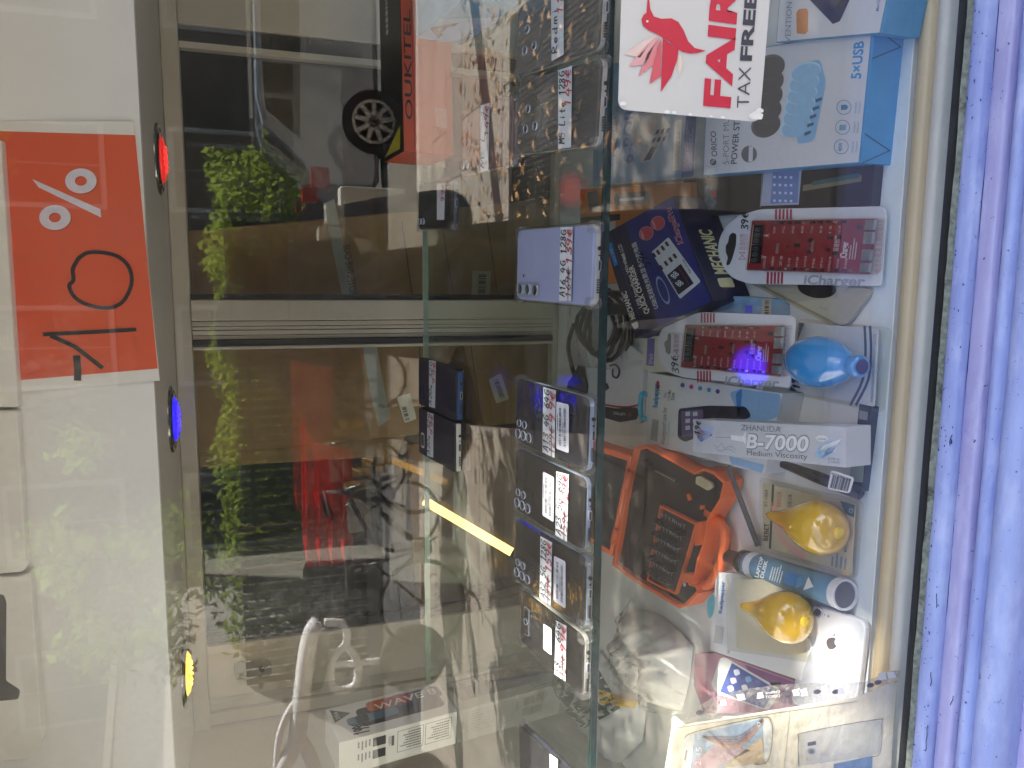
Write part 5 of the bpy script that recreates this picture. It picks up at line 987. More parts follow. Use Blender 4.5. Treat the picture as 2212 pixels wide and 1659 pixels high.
vs, fs = prism(rnd([a0.up(.016).pt(p) for p in ((1222, 640), (1370, 622), (1392, 760), (1330, 800), (1222, 790))], .03), (0, 0, -0.03)); mk('clear_bag', vs, fs, clear('bag_film', 1.4, (0.97, 0.97, 0.97), 0.12, bump=0.9), CB, bevel=0.004)
S = fp(0.008)
o = slab('charger_pack', S, [(1215, 905), (1384, 915), (1392, 770), (1360, 745), (1215, 740)], 0.007, mat('pack_white', 'e4e3e8', 0.3, var=0.03), r=0.01); tag(o, 'white rounded pack with a red line and a black charger band', 'package')
stroke(S, o, [(1296, 872), (1330, 878), (1360, 879), (1388, 872)], 0.003, '9a2030', 'red_line', 1); poly(S, o, [(1296, 876), (1330, 882), (1376, 880), (1382, 890), (1376, 906), (1340, 912), (1296, 900)], '18181b', 'black_band', 2, r=0.003)
text(S, o, 'UPTEC', (1352, 892), (1325, 889), (1352, 898), 'd8d8dc', 0.015, lv=4); poly(S, o, [(1356, 896), (1362, 890), (1366, 896), (1362, 904)], 'a03a30', 'logo', 4); poly(S, o, [(1305, 826), (1313, 828), (1317, 838), (1308, 845), (1302, 838)], '1a1a22', 'dark_mark', 2)

# --- open orange tool case
TC = root('tool_case', 'open orange and black tool case with bit rows and a carrying handle', 'tool case', fp(0).pt((1440, 1130)))
M_orr = mat('case_orange', 'ee6a2c', 0.38, var=0.05, scale=18); M_blk = mat('case_black', '0e0e0f', 0.55, var=0.15, scale=40)
Sr = plane3((1500, 1020, 0.036), (1467, 1314, 0.034), (1345, 1100, 0.046))
outer = [(1369, 966), (1393, 961), (1448, 990), (1500, 1020), (1521, 1011), (1545, 1020), (1566, 1040), (1558, 1075), (1530, 1120), (1522, 1170), (1506, 1215), (1498, 1262), (1508, 1282), (1480, 1311), (1467, 1314), (1437, 1297), (1366, 1254), (1322, 1220), (1336, 1140), (1352, 1040)]
def inset(P, k):
    c = Vector((sum(p[0] for p in P) / len(P), sum(p[1] for p in P) / len(P))); return [tuple(c + (Vector(p) - c) * k) for p in P]
def ringm(S, P, Q, t):
    n = len(P); a = [S.pt(p) for p in P]; b = [S.pt(p) for p in Q]; d = S.n * -t
    vs = a + b + [p + d for p in a] + [p + d for p in b]; fs = []
    for i in range(n):
        j = (i + 1) % n; fs += [(i, j, n + j, n + i), (2 * n + i, 2 * n + j, j, i), (n + i, n + j, 3 * n + j, 3 * n + i), (2 * n + j, 2 * n + i, 3 * n + i, 3 * n + j)]
    return vs, fs
mk('base_rim', *ringm(Sr, outer, inset(outer, .955), 0.026), M_orr, TC, bevel=0.0012)
slab('base_tray', Sr.up(-0.008), inset(outer, .96), 0.025, M_blk, TC, bevel=0.0005)
St = Sr.up(-0.008)
rackq = [(1425, 1091), (1503, 1130), (1484, 1200), (1458, 1285), (1396, 1255)]
rk = mk('bit_rack', *ringm(Sr.up(-0.002), rackq, inset(rackq, .94), 0.016), M_orr, TC, bevel=0.0006)
slab('rack_floor', Sr.up(-0.007), inset(rackq, .95), 0.003, mat('rack_red', '331a14', 0.6), rk)
A_, B_, C_, D_ = [Vector(p) for p in ((1425, 1108), (1488, 1142), (1452, 1270), (1404, 1242))]
for i in range(5):
    for k in range(6):
        u, v = (k + .5) / 6, (i + .5) / 5; c = (A_ * (1 - u) + B_ * u) * (1 - v) + (D_ * (1 - u) + C_ * u) * v
        p = Sr.up(-0.007).pt(c); mk('bit', *lathe(p, Sr.n, (1, 0, 0), [(0, .0042), (.010, .0042), (.010, .0025), (.012, .002)], 6), mat('bit_black', '26282c', 0.3, metal=0.5), rk)
    u0 = A_.lerp(D_, (i + .2) / 5); u1 = B_.lerp(C_, (i + .2) / 5); text(Sr.up(0.006), rk, 'H T Y PH H T', tuple(u0.lerp(u1, .05)), tuple(u0.lerp(u1, .9)), (u0.x + 3.5, u0.y - 7), '8f9498', 0.0, lv=1)
for q in ([(1345, 1130), (1352, 1132), (1330, 1222), (1323, 1218)], [(1360, 1075), (1372, 1078), (1352, 1230), (1342, 1226)], [(1385, 1090), (1392, 1092), (1368, 1235), (1360, 1232)]): slab('driver_slot', St.up(0.001), q, 0.001, M_hole, TC)
slab('driver_shaft', St.up(0.004), [(1412, 1017), (1416, 1015), (1459, 1037), (1457, 1041)], 0.004, mat('steel', '77797c', 0.3, metal=0.9), TC); slab('driver_handle', St.up(0.005), [(1382, 1000), (1388, 992), (1402, 1003), (1398, 1014)], 0.008, mat('grip_dark', '22222c', 0.4), TC, r=0.003)
slab('foam_pad', St.up(0.004), [(1503, 1030), (1512, 1028), (1536, 1043), (1538, 1052), (1528, 1060), (1502, 1045)], 0.004, mat('foam_cream', 'c9bb92', 0.8), TC, r=0.002)
slab('orange_clip', St.up(0.003), [(1482, 1068), (1488, 1066), (1493, 1080), (1486, 1082)], 0.003, M_orr, TC); slab('orange_clip', St.up(0.003), [(1511, 1092), (1520, 1092), (1519, 1100), (1512, 1102)], 0.003, M_orr, TC)
# handle, hinge, latch, lid
hp = [(1528, 1106), (1545, 1118), (1560, 1136), (1568, 1158), (1562, 1200), (1548, 1240), (1532, 1262), (1514, 1262), (1494, 1256)]
P = [Sr.up(-0.012).pt(p) for p in hp]; sp = spline(P, 3); mk('handle', *tube(sp, 0.0062, 8), M_orr, TC, True)
slab('latch', Sr.up(0.004), [(1475, 1238), (1492, 1240), (1496, 1262), (1470, 1256)], 0.01, M_orr, TC, r=0.002); slab('latch', Sr.up(0.003), [(1502, 1130), (1516, 1126), (1512, 1175), (1500, 1180)], 0.01, M_orr, TC, r=0.002)
mk('rivet', *lathe(Sr.up(0.004).pt((1479, 1262)), Sr.n, (1, 0, 0), [(0, .003), (.0012, .003), (.0016, .001)], 14), M_chr, TC)
for q in (((1362, 1018), (1352, 1052)), ((1332, 1142), (1326, 1172))): mk('hinge', *tube([Sr.up(0.001).pt(q[0]), Sr.up(0.001).pt(q[1])], 0.0055, 10), M_orr, TC, True)
a, b = Sr.pt((1366, 985)), Sr.pt((1322, 1205)); ed = (b - a).normalized(); back = ed.cross(Vector((0, 0, 1))).normalized()
if back.y < 0: back = -back
lift = (back * 0.62 + Vector((0, 0, 1)) * 0.42).normalized(); ln = (lift.cross(ed)).normalized()
if ln.y > 0: ln = -ln
LD = [a, b, b + lift * 0.10 - ed * 0.012, a + lift * 0.10 + ed * 0.012]
vs, fs = prism(LD, ln * -0.02); lid = mk('lid', vs, fs, M_orr, TC, bevel=0.003)
cc_ = sum(LD, Vector()) / 4; vs, fs = prism([cc_ + (p - cc_) * .88 + ln * .0008 for p in LD], ln * -0.004); mk('lid_inlay', vs, fs, M_blk, lid, bevel=0.001)

# --- crumpled clear bag of white cloths, green and yellow wiper pack
def crumple(name, label, S, outline, hgt, mt, cat, seed=1, n=26, sharp=1.0, parent=None):
    P = [Vector(p) for p in outline]; c = sum(P, Vector((0, 0))) / len(P)
    vs, fs = [], []; R_ = 12
    def edge_pt(t):
        f = t * len(P); i = int(f) % len(P); return P[i].lerp(P[(i + 1) % len(P)], f - int(f))
    K = 64
    for j in range(R_ + 1):
        s = j / R_
        for i in range(K):
            e = edge_pt(i / K); q = c.lerp(e, s); p = S.pt(q)
            nz = noise.noise(Vector((q.x * .045, q.y * .045, seed))) ; rg = 1 - abs(noise.noise(Vector((q.x * .028 + 9, q.y * .028, seed * 3)))) * 2.2
            z = hgt * (max(0, 1 - s ** 2.2)) ** .6 * (.75 + .5 * nz + .35 * rg * sharp) + .004 * noise.noise(Vector((q.x * .15, q.y * .15, seed)))
            vs.append(p + Vector((0, 0, max(0.0012, z))))
    for j in range(R_):
        for i in range(K): fs.append((j * K + i, j * K + (i + 1) % K, (j + 1) * K + (i + 1) % K, (j + 1) * K + i))
    o = mk(name, vs, fs, mt, parent, True)
    return tag(o, label, cat) if parent is None else o
M_cloth = mat('white_cloth', 'dedcd6', 0.7, var=0.05, scale=30, bump=0.2)
o = crumple('cloth_bag', 'crumpled clear bag of white cloths beside the orange tool case', fp(0.002), [(1352, 1328), (1380, 1315), (1430, 1330), (1478, 1370), (1500, 1398), (1490, 1480), (1475, 1535), (1440, 1530), (1370, 1480), (1348, 1440), (1345, 1380)], 0.045, M_cloth, 'bag', 3)
crumple('film', '', fp(0.004), [(1366, 1290), (1400, 1312), (1440, 1340), (1490, 1380), (1520, 1395), (1512, 1480), (1480, 1540), (1430, 1545), (1360, 1490), (1340, 1430), (1350, 1350)], 0.055, clear('bag_film', 1.4, (0.97, 0.97, 0.97), 0.12, bump=0.9), 'bag', 8, parent=o)
o = crumple('wiper_pack', 'white wiper pack with green and yellow bands under the shelf', fp(0.002), [(1172, 1478), (1290, 1400), (1330, 1440), (1360, 1490), (1400, 1510), (1390, 1600), (1330, 1659), (1260, 1600)], 0.04, mat('pack_film', 'd6d8d6', 0.3, var=0.05), 'package', 12, sharp=.3)
Sw = fp(0.043)
def onpack(S, o, pts, col, nm, lv=1):
    # drape a printed band over the pack by projecting it down on the mesh
    me = o.data; from mathutils.bvhtree import BVHTree
    bv = BVHTree.FromPolygons([v.co + ORG[o] for v in me.vertices], [tuple(p.vertices) for p in me.polygons])
    def hit(p):
        d = ray(*p).normalized(); h = bv.ray_cast(CAM, d); return h[0] - d * (0.0012 + .0003 * lv) if h[0] else S.pt(p)
    a, b, c, d = [Vector(p) for p in pts]; N_ = 14; V, Fc = [], []
    for i in range(N_ + 1):
        for j in range(N_ + 1): u, v = i / N_, j / N_; V.append(hit((a * (1 - u) + b * u) * (1 - v) + (d * (1 - u) + c * u) * v))
    for i in range(N_):
        for j in range(N_): k = i * (N_ + 1) + j; Fc.append((k, k + 1, k + N_ + 2, k + N_ + 1))
    return mk(nm, V, Fc, C(col, 0.3), o, True)
onpack(Sw, o, [(1180, 1478), (1250, 1580), (1340, 1530), (1290, 1440)], '1f4f3c', 'green_band'); onpack(Sw, o, [(1290, 1488), (1296, 1520), (1372, 1530), (1378, 1515)], 'e0b52a', 'yellow_band', 2)
onpack(Sw, o, [(1246, 1528), (1262, 1552), (1306, 1545), (1296, 1525)], 'c9cbc9', 'label_panel', 2)
Sq = Surf(fp(0.046).p0, (0.0, -0.15, 1))
for i, s in enumerate(('FOR CLASS 10-1000 CLEANROOM', 'LOWEST PARTICLES', 'HIGH ABSORBENCY', '100% DOUBLE KNIT', 'SEALED PACKING')):
    text(Sq, o, s, (1298 + i * 6, 1406 + i * 12), (1330 + i * 3, 1452 + i * 7), (1302 + i * 6, 1402 + i * 12), '3f5a50', 0.006, lv=2)
text(Sq, o, 'MADE IN CHINA', (1244, 1540), (1262, 1562), (1247, 1537), 'b5c8be', 0.0, lv=3)

# --- plastic sleeve with a printed sheet leaning on the glass
Yl = Surf((0, 0.012, 1), (0, -1, 0.0))
def sheetpoly(pts, y): S = Surf((0, y, 1), (0, -1, 0)); return [S.pt(p) for p in pts]
edge_p = [(1452, 1572), (1500, 1562), (1570, 1552), (1660, 1536), (1760, 1520), (1850, 1507), (1885, 1492), (1915, 1478), (1938, 1474)]
Pp = sheetpoly(edge_p + [(1930, 1560), (1920, 1760), (1420, 1790), (1432, 1690)], 0.016)
PS = mk('plastic_sleeve', *prism(Pp, (0, 0.0006, 0)), mat('sheet_paper', 'f0e7d4', 0.5, var=0.03, scale=10), None); tag(PS, 'printed sheet showing two pale phones in a clear punched sleeve at the glass', 'plastic sleeve')
strip_o = [(1470, 1570), (1475, 1560), (1500, 1530), (1540, 1508), (1600, 1490), (1680, 1480), (1780, 1474), (1868, 1474), (1895, 1462), (1925, 1450), (1945, 1448)]
Ps = sheetpoly(strip_o + [(1940, 1474), (1915, 1478), (1885, 1492), (1850, 1506), (1760, 1518), (1660, 1533), (1570, 1548), (1500, 1558)], 0.0152)
SLV = clear('sleeve_film', 1.6, (0.9, 0.9, 0.89), 0.10, dust=0.3, dustscale=30, bump=0.5)
mk('punched_strip', *prism(Ps, (0, 0.0003, 0)), SLV, PS)
mk('film', *prism(sheetpoly(edge_p + [(1935, 1560), (1925, 1760), (1420, 1790), (1432, 1690)], 0.0140), (0, 0.0003, 0)), clear('sleeve_film2', 1.5, (0.97, 0.97, 0.95), 0.10, bump=0.45, dust=0.03, dustscale=35), PS)
Sp = Surf((0, 0.0158, 1), (0, -1, 0)); Sst = Surf((0, 0.0149, 1), (0, -1, 0))
for c in ((1511, 1539), (1559, 1517), (1596, 1504), (1632, 1503), (1700, 1498), (1765, 1494), (1805, 1494), (1880, 1480), (1896, 1474)): disc(Sst, PS, c, (8, -1), (0, 5), '4a4a52', 'punch_hole', 1)
for i in range(9): c = Vector(((1560, 1518), (1600, 1506), (1640, 1502), (1720, 1496), (1735, 1497), (1780, 1488), (1815, 1492), (1905, 1462), (1925, 1458))[i]); r_ = random.Random(i); poly(Sst, PS, [(c.x - 8 + r_.uniform(-4, 4), c.y - 6), (c.x + 6, c.y - 10 + r_.uniform(-3, 3)), (c.x + 10, c.y + 5), (c.x - 6, c.y + 7)], 'dcdde2', 'tape_scrap', 2, rough=0.15)
text(Sst, PS, 'Office', (1684, 1496), (1652, 1499), (1684, 1490), 'd8d0c8', 0.01, lv=3); text(Sst, PS, 'DEPOT', (1684, 1505), (1652, 1508), (1684, 1499), 'd8d0c8', 0.01, lv=3)
stroke(Sp, PS, [(1462, 1572), (1640, 1545), (1850, 1515)], 0.0004, '8a8a86', 'fold_line', 1); stroke(Sp, PS, [(1706, 1532), (1690, 1700)], 0.0004, '9a9a94', 'fold_line', 1)
poly(Sp, PS, [(1478, 1592), (1640, 1550), (1664, 1556), (1668, 1580), (1660, 1640), (1640, 1648), (1472, 1680)], 'e9ecec', 'printed_phone', 1, r=0.006); poly(Sp, PS, [(1500, 1585), (1646, 1552), (1650, 1645), (1490, 1670)], '9cb8d4', 'printed_screen', 2)
stroke(Sp, PS, [(1478, 1594), (1500, 1580), (1640, 1549), (1664, 1556), (1668, 1590), (1658, 1642), (1630, 1650)], 0.0006, '33363c', 'phone_outline', 3)
poly(Sp, PS, [(1580, 1640), (1646, 1590), (1650, 1645), (1560, 1658)], 'd8bd96', 'screen_sand', 3); poly(Sp, PS, [(1500, 1640), (1560, 1600), (1620, 1620), (1540, 1660), (1492, 1668)], 'c9a6b4', 'screen_rose', 3)
for k, cc in enumerate(('6a7f9c', '8a7f98', 'a87a88', 'b98a80', 'c9a08a')): stroke(Sp, PS, [(1518, 1590), (1560, 1590 + 5 * k), (1600, 1586 + 6 * k), (1645, 1552 + 2 * k)], 0.0016, cc, 'screen_wave', 4)
text(Sp, PS, '12:45', (1512, 1660), (1514, 1613), (1500, 1660), 'eef2f6', 0.0, lv=5); disc(Sp, PS, (1637, 1563), (4, 0), (0, 5), 'eef2f6', 'screen_icon', 5, inner=.6); text(Sp, PS, '57°', (1511, 1596), (1511, 1583), (1505, 1596), 'eef2f6', 0.0, lv=5)
poly(Sp, PS, [(1654, 1588), (1662, 1586), (1662, 1608), (1654, 1610)], 'cfd2d2', 'home_button', 3, r=0.002); stroke(Sp, PS, [(1482, 1620), (1478, 1640)], 0.0014, '9a9a98', 'speaker', 3)
poly(Sp, PS, [(1725, 1590), (1735, 1582), (1890, 1555), (1904, 1560), (1900, 1625), (1880, 1632), (1722, 1655)], 'cac8c0', 'printed_back', 1, r=0.006); stroke(Sp, PS, [(1725, 1655), (1724, 1595), (1740, 1581), (1890, 1554), (1904, 1562), (1900, 1625), (1880, 1634)], 0.0006, '5a606a', 'phone_outline', 2)
poly(Sp, PS, [(1744, 1603), (1762, 1600), (1762, 1608), (1744, 1611)], '33363c', 'printed_flash', 2); disc(Sp, PS, (1752, 1622), (9, 0), (0, 7), '8a9098', 'printed_camera', 2); disc(Sp, PS, (1752, 1622), (5, 0), (0, 4), '3a3d44', 'printed_lens', 3)
poly(Sp, PS, [(1800, 1650), (1884, 1632), (1880, 1700), (1800, 1700)], '5f86b4', 'printed_phone', 2)

# --- sticker on the glass
Sk = Surf((0, 0.0056, 1), (0, -1, 0))
o = slab('tax_free_sticker', Sk, [(1335, 236), (1641, 264), (1668, -60), (1345, -90)], 0.0003, mat('sticker_white', 'd6d6d4', 0.35, var=0.02, scale=6), r=0.007, bevel=0); tag(o, 'white tax free sticker with a red hummingbird, stuck on the window pane', 'sticker')
text(Sk, o, 'FAIR', (1574, 234), (1593, -35), (1520, 229), 'cf2f4a', 0.045, lv=2); text(Sk, o, 'TAX', (1617, 233), (1622, 145), (1590, 233), '4a4c58', -0.01, lv=2); text(Sk, o, 'FREE', (1622, 132), (1634, -14), (1598, 131), '3f4150', 0.035, lv=2)
RD = 'cf2f4a'
poly(Sk, o, [(1398, 0), (1400, -30), (1402, 0), (1404, 20), (1412, 36), (1428, 41), (1450, 40), (1465, 48), (1476, 66), (1486, 90), (1500, 104), (1524, 110), (1505, 115), (1490, 116), (1475, 113), (1462, 106), (1445, 90), (1420, 75), (1400, 66), (1388, 56), (1385, 42), (1390, 32), (1396, 28)], RD, 'bird_body', 2)
poly(Sk, o, [(1431, 80), (1432, 83), (1465, 108), (1462, 130), (1450, 165), (1427, 199), (1429, 150)], RD, 'bird_wing', 2)
for q, cc in (([(1428, 82), (1427, 165), (1402, 182), (1412, 130)], 'd8606e'), ([(1424, 80), (1412, 140), (1378, 165), (1398, 115)], 'df8a90'), ([(1420, 78), (1395, 140), (1357, 144), (1388, 105)], 'e6aeb0'), ([(1415, 76), (1382, 125), (1347, 117), (1385, 92)], 'ead0c8'), ([(1467, 112), (1474, 135), (1468, 165), (1462, 140)], 'ead8ca')): poly(Sk, o, q, cc, 'bird_feather', 2.5)
disc(Sk, o, (1397, 47), (2.6, 0), (0, 2.6), 'f2f0ee', 'bird_eye', 4)
for (x, y, s) in ((1345, 225, 8), (1440, 243, 7), (1455, 244, 6), (1490, 248, 5), (1535, 252, 4), (1560, 254, 5), (1632, 252, 16), (1640, 240, 9)): poly(Sk, o, [(x - s, y - s * .2), (x, y - s * .8), (x + s, y - s * .3), (x + s * .8, y + s * .4), (x - s * .6, y + s * .4)], 'f3f3ee', 'worn_edge', 3, r=0.001)

# ================================================================ the street that the pane mirrors
def pavemat():
    mt = bpy.data.materials.new('paving'); mt.use_nodes = True; N, L = mt.node_tree.nodes, mt.node_tree.links; b = N['Principled BSDF']; tc = N.new('ShaderNodeTexCoord')
    br = N.new('ShaderNodeTexBrick'); br.inputs['Scale'].default_value = 1.0; br.inputs['Brick Width'].default_value = 0.8; br.inputs['Row Height'].default_value = 0.5; br.inputs['Mortar Size'].default_value = 0.008
    br.inputs['Color1'].default_value = (.25, .215, .18, 1); br.inputs['Color2'].default_value = (.30, .265, .22, 1); br.inputs['Mortar'].default_value = (.11, .095, .08, 1)
    L.new(tc.outputs['Object'], br.inputs['Vector']); n = N.new('ShaderNodeTexNoise'); n.inputs['Scale'].default_value = 5; n.inputs['Detail'].default_value = 8; L.new(tc.outputs['Object'], n.inputs['Vector'])
    mx = N.new('ShaderNodeMix'); mx.data_type = 'RGBA'; mx.blend_type = 'MULTIPLY'; mx.inputs['Factor'].default_value = .5; L.new(br.outputs['Color'], mx.inputs['A']); L.new(n.outputs['Color'], mx.inputs['B'])
    g = N.new('ShaderNodeMix'); g.data_type = 'RGBA'; g.inputs['Factor'].default_value = 0.25; L.new(br.outputs['Color'], g.inputs['A']); L.new(mx.outputs['Result'], g.inputs['B']); L.new(g.outputs['Result'], b.inputs['Base Color']); b.inputs['Roughness'].default_value = .85
    return mt
st(boxm('ground', -150, 150, -300, -6.95, -0.4, -0.12, mat('asphalt', (0.06, 0.06, 0.062), 0.85, var=0.25, scale=40)))
st(boxm('pavement', -60, 60, -6.8, 0.3, -0.35, 0.0, pavemat()))
st(boxm('kerb', -60, 60, -6.95, -6.8, -0.35, 0.004, mat('kerb_stone', '9a958c', 0.8, var=0.15), bevel=0.01))
st(boxm('far_pavement', -60, 60, -16, -10.5, -0.35, 0.0, mat('far_paving', '77726a', 0.85, var=0.15, scale=4)))
# drain grate with fallen leaves
GR = root('pavement_grate', 'square iron pavement grate with ribbed segments', 'grate', (0.95, -3.35, 0))
parts = []
for i in range(34):
    x = 0.42 + i * 0.032; parts.append(prism([(x, -4.0, .012), (x + .014, -4.0, .012), (x + .014, -2.72, .012), (x, -2.72, .012)], (0, 0, -.01)))
mk('bar', *joinm(*parts), mat('iron', '2b2a2a', 0.5, metal=0.6, var=0.2), GR)
mk('frame', *ringm(Surf((0, 0, .016), (0, 0, 1)) if False else Loc((0, 0, .016), (1, 0, 0), (0, 1, 0)), [(0.36, -4.06), (1.55, -4.06), (1.55, -2.66), (0.36, -2.66)], [(0.42, -4.0), (1.49, -4.0), (1.49, -2.72), (0.42, -2.72)], .014), mat('iron', '2b2a2a', 0.5, metal=0.6, var=0.2), GR)
boxm('pit', 0.42, 1.49, -4.0, -2.72, .001, .0025, mat('pit_dark', '14130f', 0.9), GR)
def leaves(n, box, cols, nm, label, size, zf):
    r = random.Random(5); vs, fs = [], []
    for i in range(n):
        x, y = r.uniform(box[0], box[1]), r.uniform(box[2], box[3]); a = r.uniform(0, 6.28); s = size * r.uniform(.5, 1.3); z = zf + r.uniform(0, .012); o = len(vs); c, d = math.cos(a), math.sin(a)
        for u, v, k in ((-1, 0, 0), (-.2, .45, .2), (1, 0, 0), (-.2, -.45, .35)): vs.append(Vector((x + (u * c - v * d) * s, y + (u * d + v * c) * s, z + k * s)))
        fs.append((o, o + 1, o + 2, o + 3))
    return mk(nm, vs, fs, cols, None)
o = leaves(520, (0.1, 2.4, -5.2, -2.2), mat('dry_leaf', 'a87f4a', 0.7, var=0.4, scale=20), 'fallen_leaves', '', .035, .018); tag(o, 'dry fallen leaves scattered over the pavement grate', 'leaves', kind='stuff')

# tree whose crown shades the right of the window
def tree(name, label, base, hgt, crown, n, leafcol, rtr, seed, leaf=0.06, group=None, gap=None):
    t = root(name, label, 'tree', base, group); r = random.Random(seed); b = Vector(base); c = Vector(crown[0]); R_ = Vector(crown[1])
    parts = [tube(spline([b, b + Vector((.05, .03, hgt * .4)), c + Vector((0, 0, -R_.z * .3))]), [rtr * (1 - .06 * i) for i in range(9)], 8)]
    for k in range(9):
        e = c + Vector((r.uniform(-.8, .8) * R_.x, r.uniform(-.8, .8) * R_.y, r.uniform(-.5, .7) * R_.z)); s0 = b.lerp(c, .75); parts.append(tube([s0, s0.lerp(e, .5) + Vector((0, 0, .15)), e], [rtr * .4, rtr * .22, rtr * .06], 6))
    mk('trunk', *joinm(*parts), mat('bark', '5b4c3c', 0.9, var=0.3, scale=25, bump=0.6), t, True)
    vs, fs = [], []; cl = [c + Vector((r.gauss(0, .5) * R_.x, r.gauss(0, .5) * R_.y, r.gauss(0, .45) * R_.z)) for _ in range(max(10, n // 90))]
    for i in range(n):
        p = r.choice(cl) + Vector((r.gauss(0, .18), r.gauss(0, .18), r.gauss(0, .15))) * min(R_.x, R_.z); a = Vector((r.gauss(0, 1), r.gauss(0, 1), r.gauss(0, 1))).normalized()
        if gap and r.random() > gap(p): continue
        q = a.orthogonal().normalized(); s = leaf * r.uniform(.6, 1.4); o = len(vs)
        vs += [p - a * s, p + q * s * .45, p + a * s, p - q * s * .45]; fs.append((o, o + 1, o + 2, o + 3))
    m_ = leafmat('foliage_' + leafcol, leafcol); o = mk('crown', vs, fs, m_, t); return t
def thin(p):
    q = p - sdir * (p.y / sdir.y)      # leaves thinned here to let sun onto the left of the window
    return 0.12 if (-1.2 < q.x < -0.24 and 1.0 < q.z < 1.5) else 1.0
b2 = Vector((0.45, 0.1, 1.2)) + sdir * 4.6
tree('street_tree', 'tall street tree in front of the shop, green leaves', (3.9, -2.6, 0), 4.2, ((b2.x + .1, b2.y - 1.25, b2.z), (1.15, 1.9, 0.8)), 20000, '56702c', .13, 3, leaf=0.07, gap=thin)
b3 = Vector((-2.2, -3.3, 0)) + sdir * 5.6  # unseen crown added along the sun's path to shade the pavement
tree('street_tree', 'unseen second street tree by the kerb, added to shade the pavement', (3.0, -5.6, 0), 4.0, (tuple(b3), (1.6, 1.0, .8)), 12000, '56702c', .12, 5, leaf=0.08)
tree('young_tree', 'leafy young tree across the street', (-3.6, -9.2, 0), 2.6, ((-3.6, -9.2, 3.0), (.95, .8, .95)), 3000, '6f8a48', .06, 9, leaf=0.075)
# hedge behind a slatted fence
HG = root('hedge', 'bright green hedge across the street behind a dark fence', 'hedge', (-2, -11.4, 0))
r = random.Random(21); vs, fs = [], []
for i in range(4200):
    x = r.uniform(-7, 1.9); p = Vector((x, -11.6 + r.gauss(0, .22), r.uniform(.9, 2.15) + .22 * noise.noise(Vector((x * 1.3, 0, 0))))); a = Vector((r.gauss(0, 1), r.gauss(0, 1), r.gauss(0, 1))).normalized(); q = a.orthogonal().normalized(); s = r.uniform(.05, .1); o = len(vs)
    vs += [p - a * s, p + q * s * .5, p + a * s, p - q * s * .5]; fs.append((o, o + 1, o + 2, o + 3))
mk('foliage', vs, fs, leafmat('hedge_leaf', '7c8c46'), HG)
FN = root('fence', 'dark green slatted metal fence across the street', 'fence', (-1, -11.1, 0))
fm = mat('fence_green', '1c2b26', 0.5)
for i in range(60): x = -7 + i * .133; boxm('slat', x, x + .09, -11.12, -11.09, 0, 1.83, fm, FN)
boxm('rail', -7, 1.0, -11.085, -11.06, 1.6, 1.66, fm, FN); boxm('rail', -7, 1.0, -11.085, -11.06, .3, .36, fm, FN)
# house opposite
HB = root('house_opposite', 'grey house front across the street with dark windows', 'house', (0, -16, 0))
boxm('wall', -24, 24, -17, -16, 0, 11, mat('opp_render', '4c463e', 0.85, var=0.1, scale=2), HB); gm = mat('opp_glass', '1b2226', 0.1); fmw = mat('opp_frame', 'b0aca2', 0.5)
for i in range(12):
    for k in range(3):
        x = -19 + i * 3.4; z = 1.0 + k * 3.2; wn = boxm('window', x - .1, x + 1.5, -16.0, -15.95, z - .1, z + 2.0, fmw, HB); boxm('pane', x, x + .68, -15.95, -15.93, z, z + 1.9, gm, wn); boxm('pane', x + .72, x + 1.4, -15.95, -15.93, z, z + 1.9, gm, wn)
# bright concrete blocks by the kerb
for i, (x, y, zz) in enumerate(((0.50, -7.4, .78), (0.82, -7.7, .66))):
    o = boxm('bollard', x - .13, x + .13, y - .13, y + .13, .001, zz, mat('concrete_pale', 'b5b0a4', 0.8, var=0.1), bevel=.02); tag(o, 'pale concrete block number by height near the kerb' if False else ('tall', 'low')[i] + ' pale concrete bollard at the kerb by the car', 'bollard', 'bollards at the kerb')

wl = root('white_wall', 'white rendered garden wall at an angle across the street', 'wall', (-6.6, -10.5, 0))
vs, fs = prism([Vector((-8.6, -8.6, 3.6)), Vector((-4.9, -12.3, 3.6)), Vector((-5.1, -12.5, 3.6)), Vector((-8.8, -8.8, 3.6))], (0, 0, -3.6)); mk('wall', vs, fs, mat('wall_white', 'd9d4c8', 0.8, var=0.08, scale=3), wl)
vs, fs = prism([Vector((-8.5, -8.5, 3.7)), Vector((-4.8, -12.2, 3.7)), Vector((-5.2, -12.6, 3.7)), Vector((-8.9, -8.9, 3.7))], (0, 0, -.09)); mk('coping', vs, fs, mat('coping_stone', '8f897c', 0.8), wl)
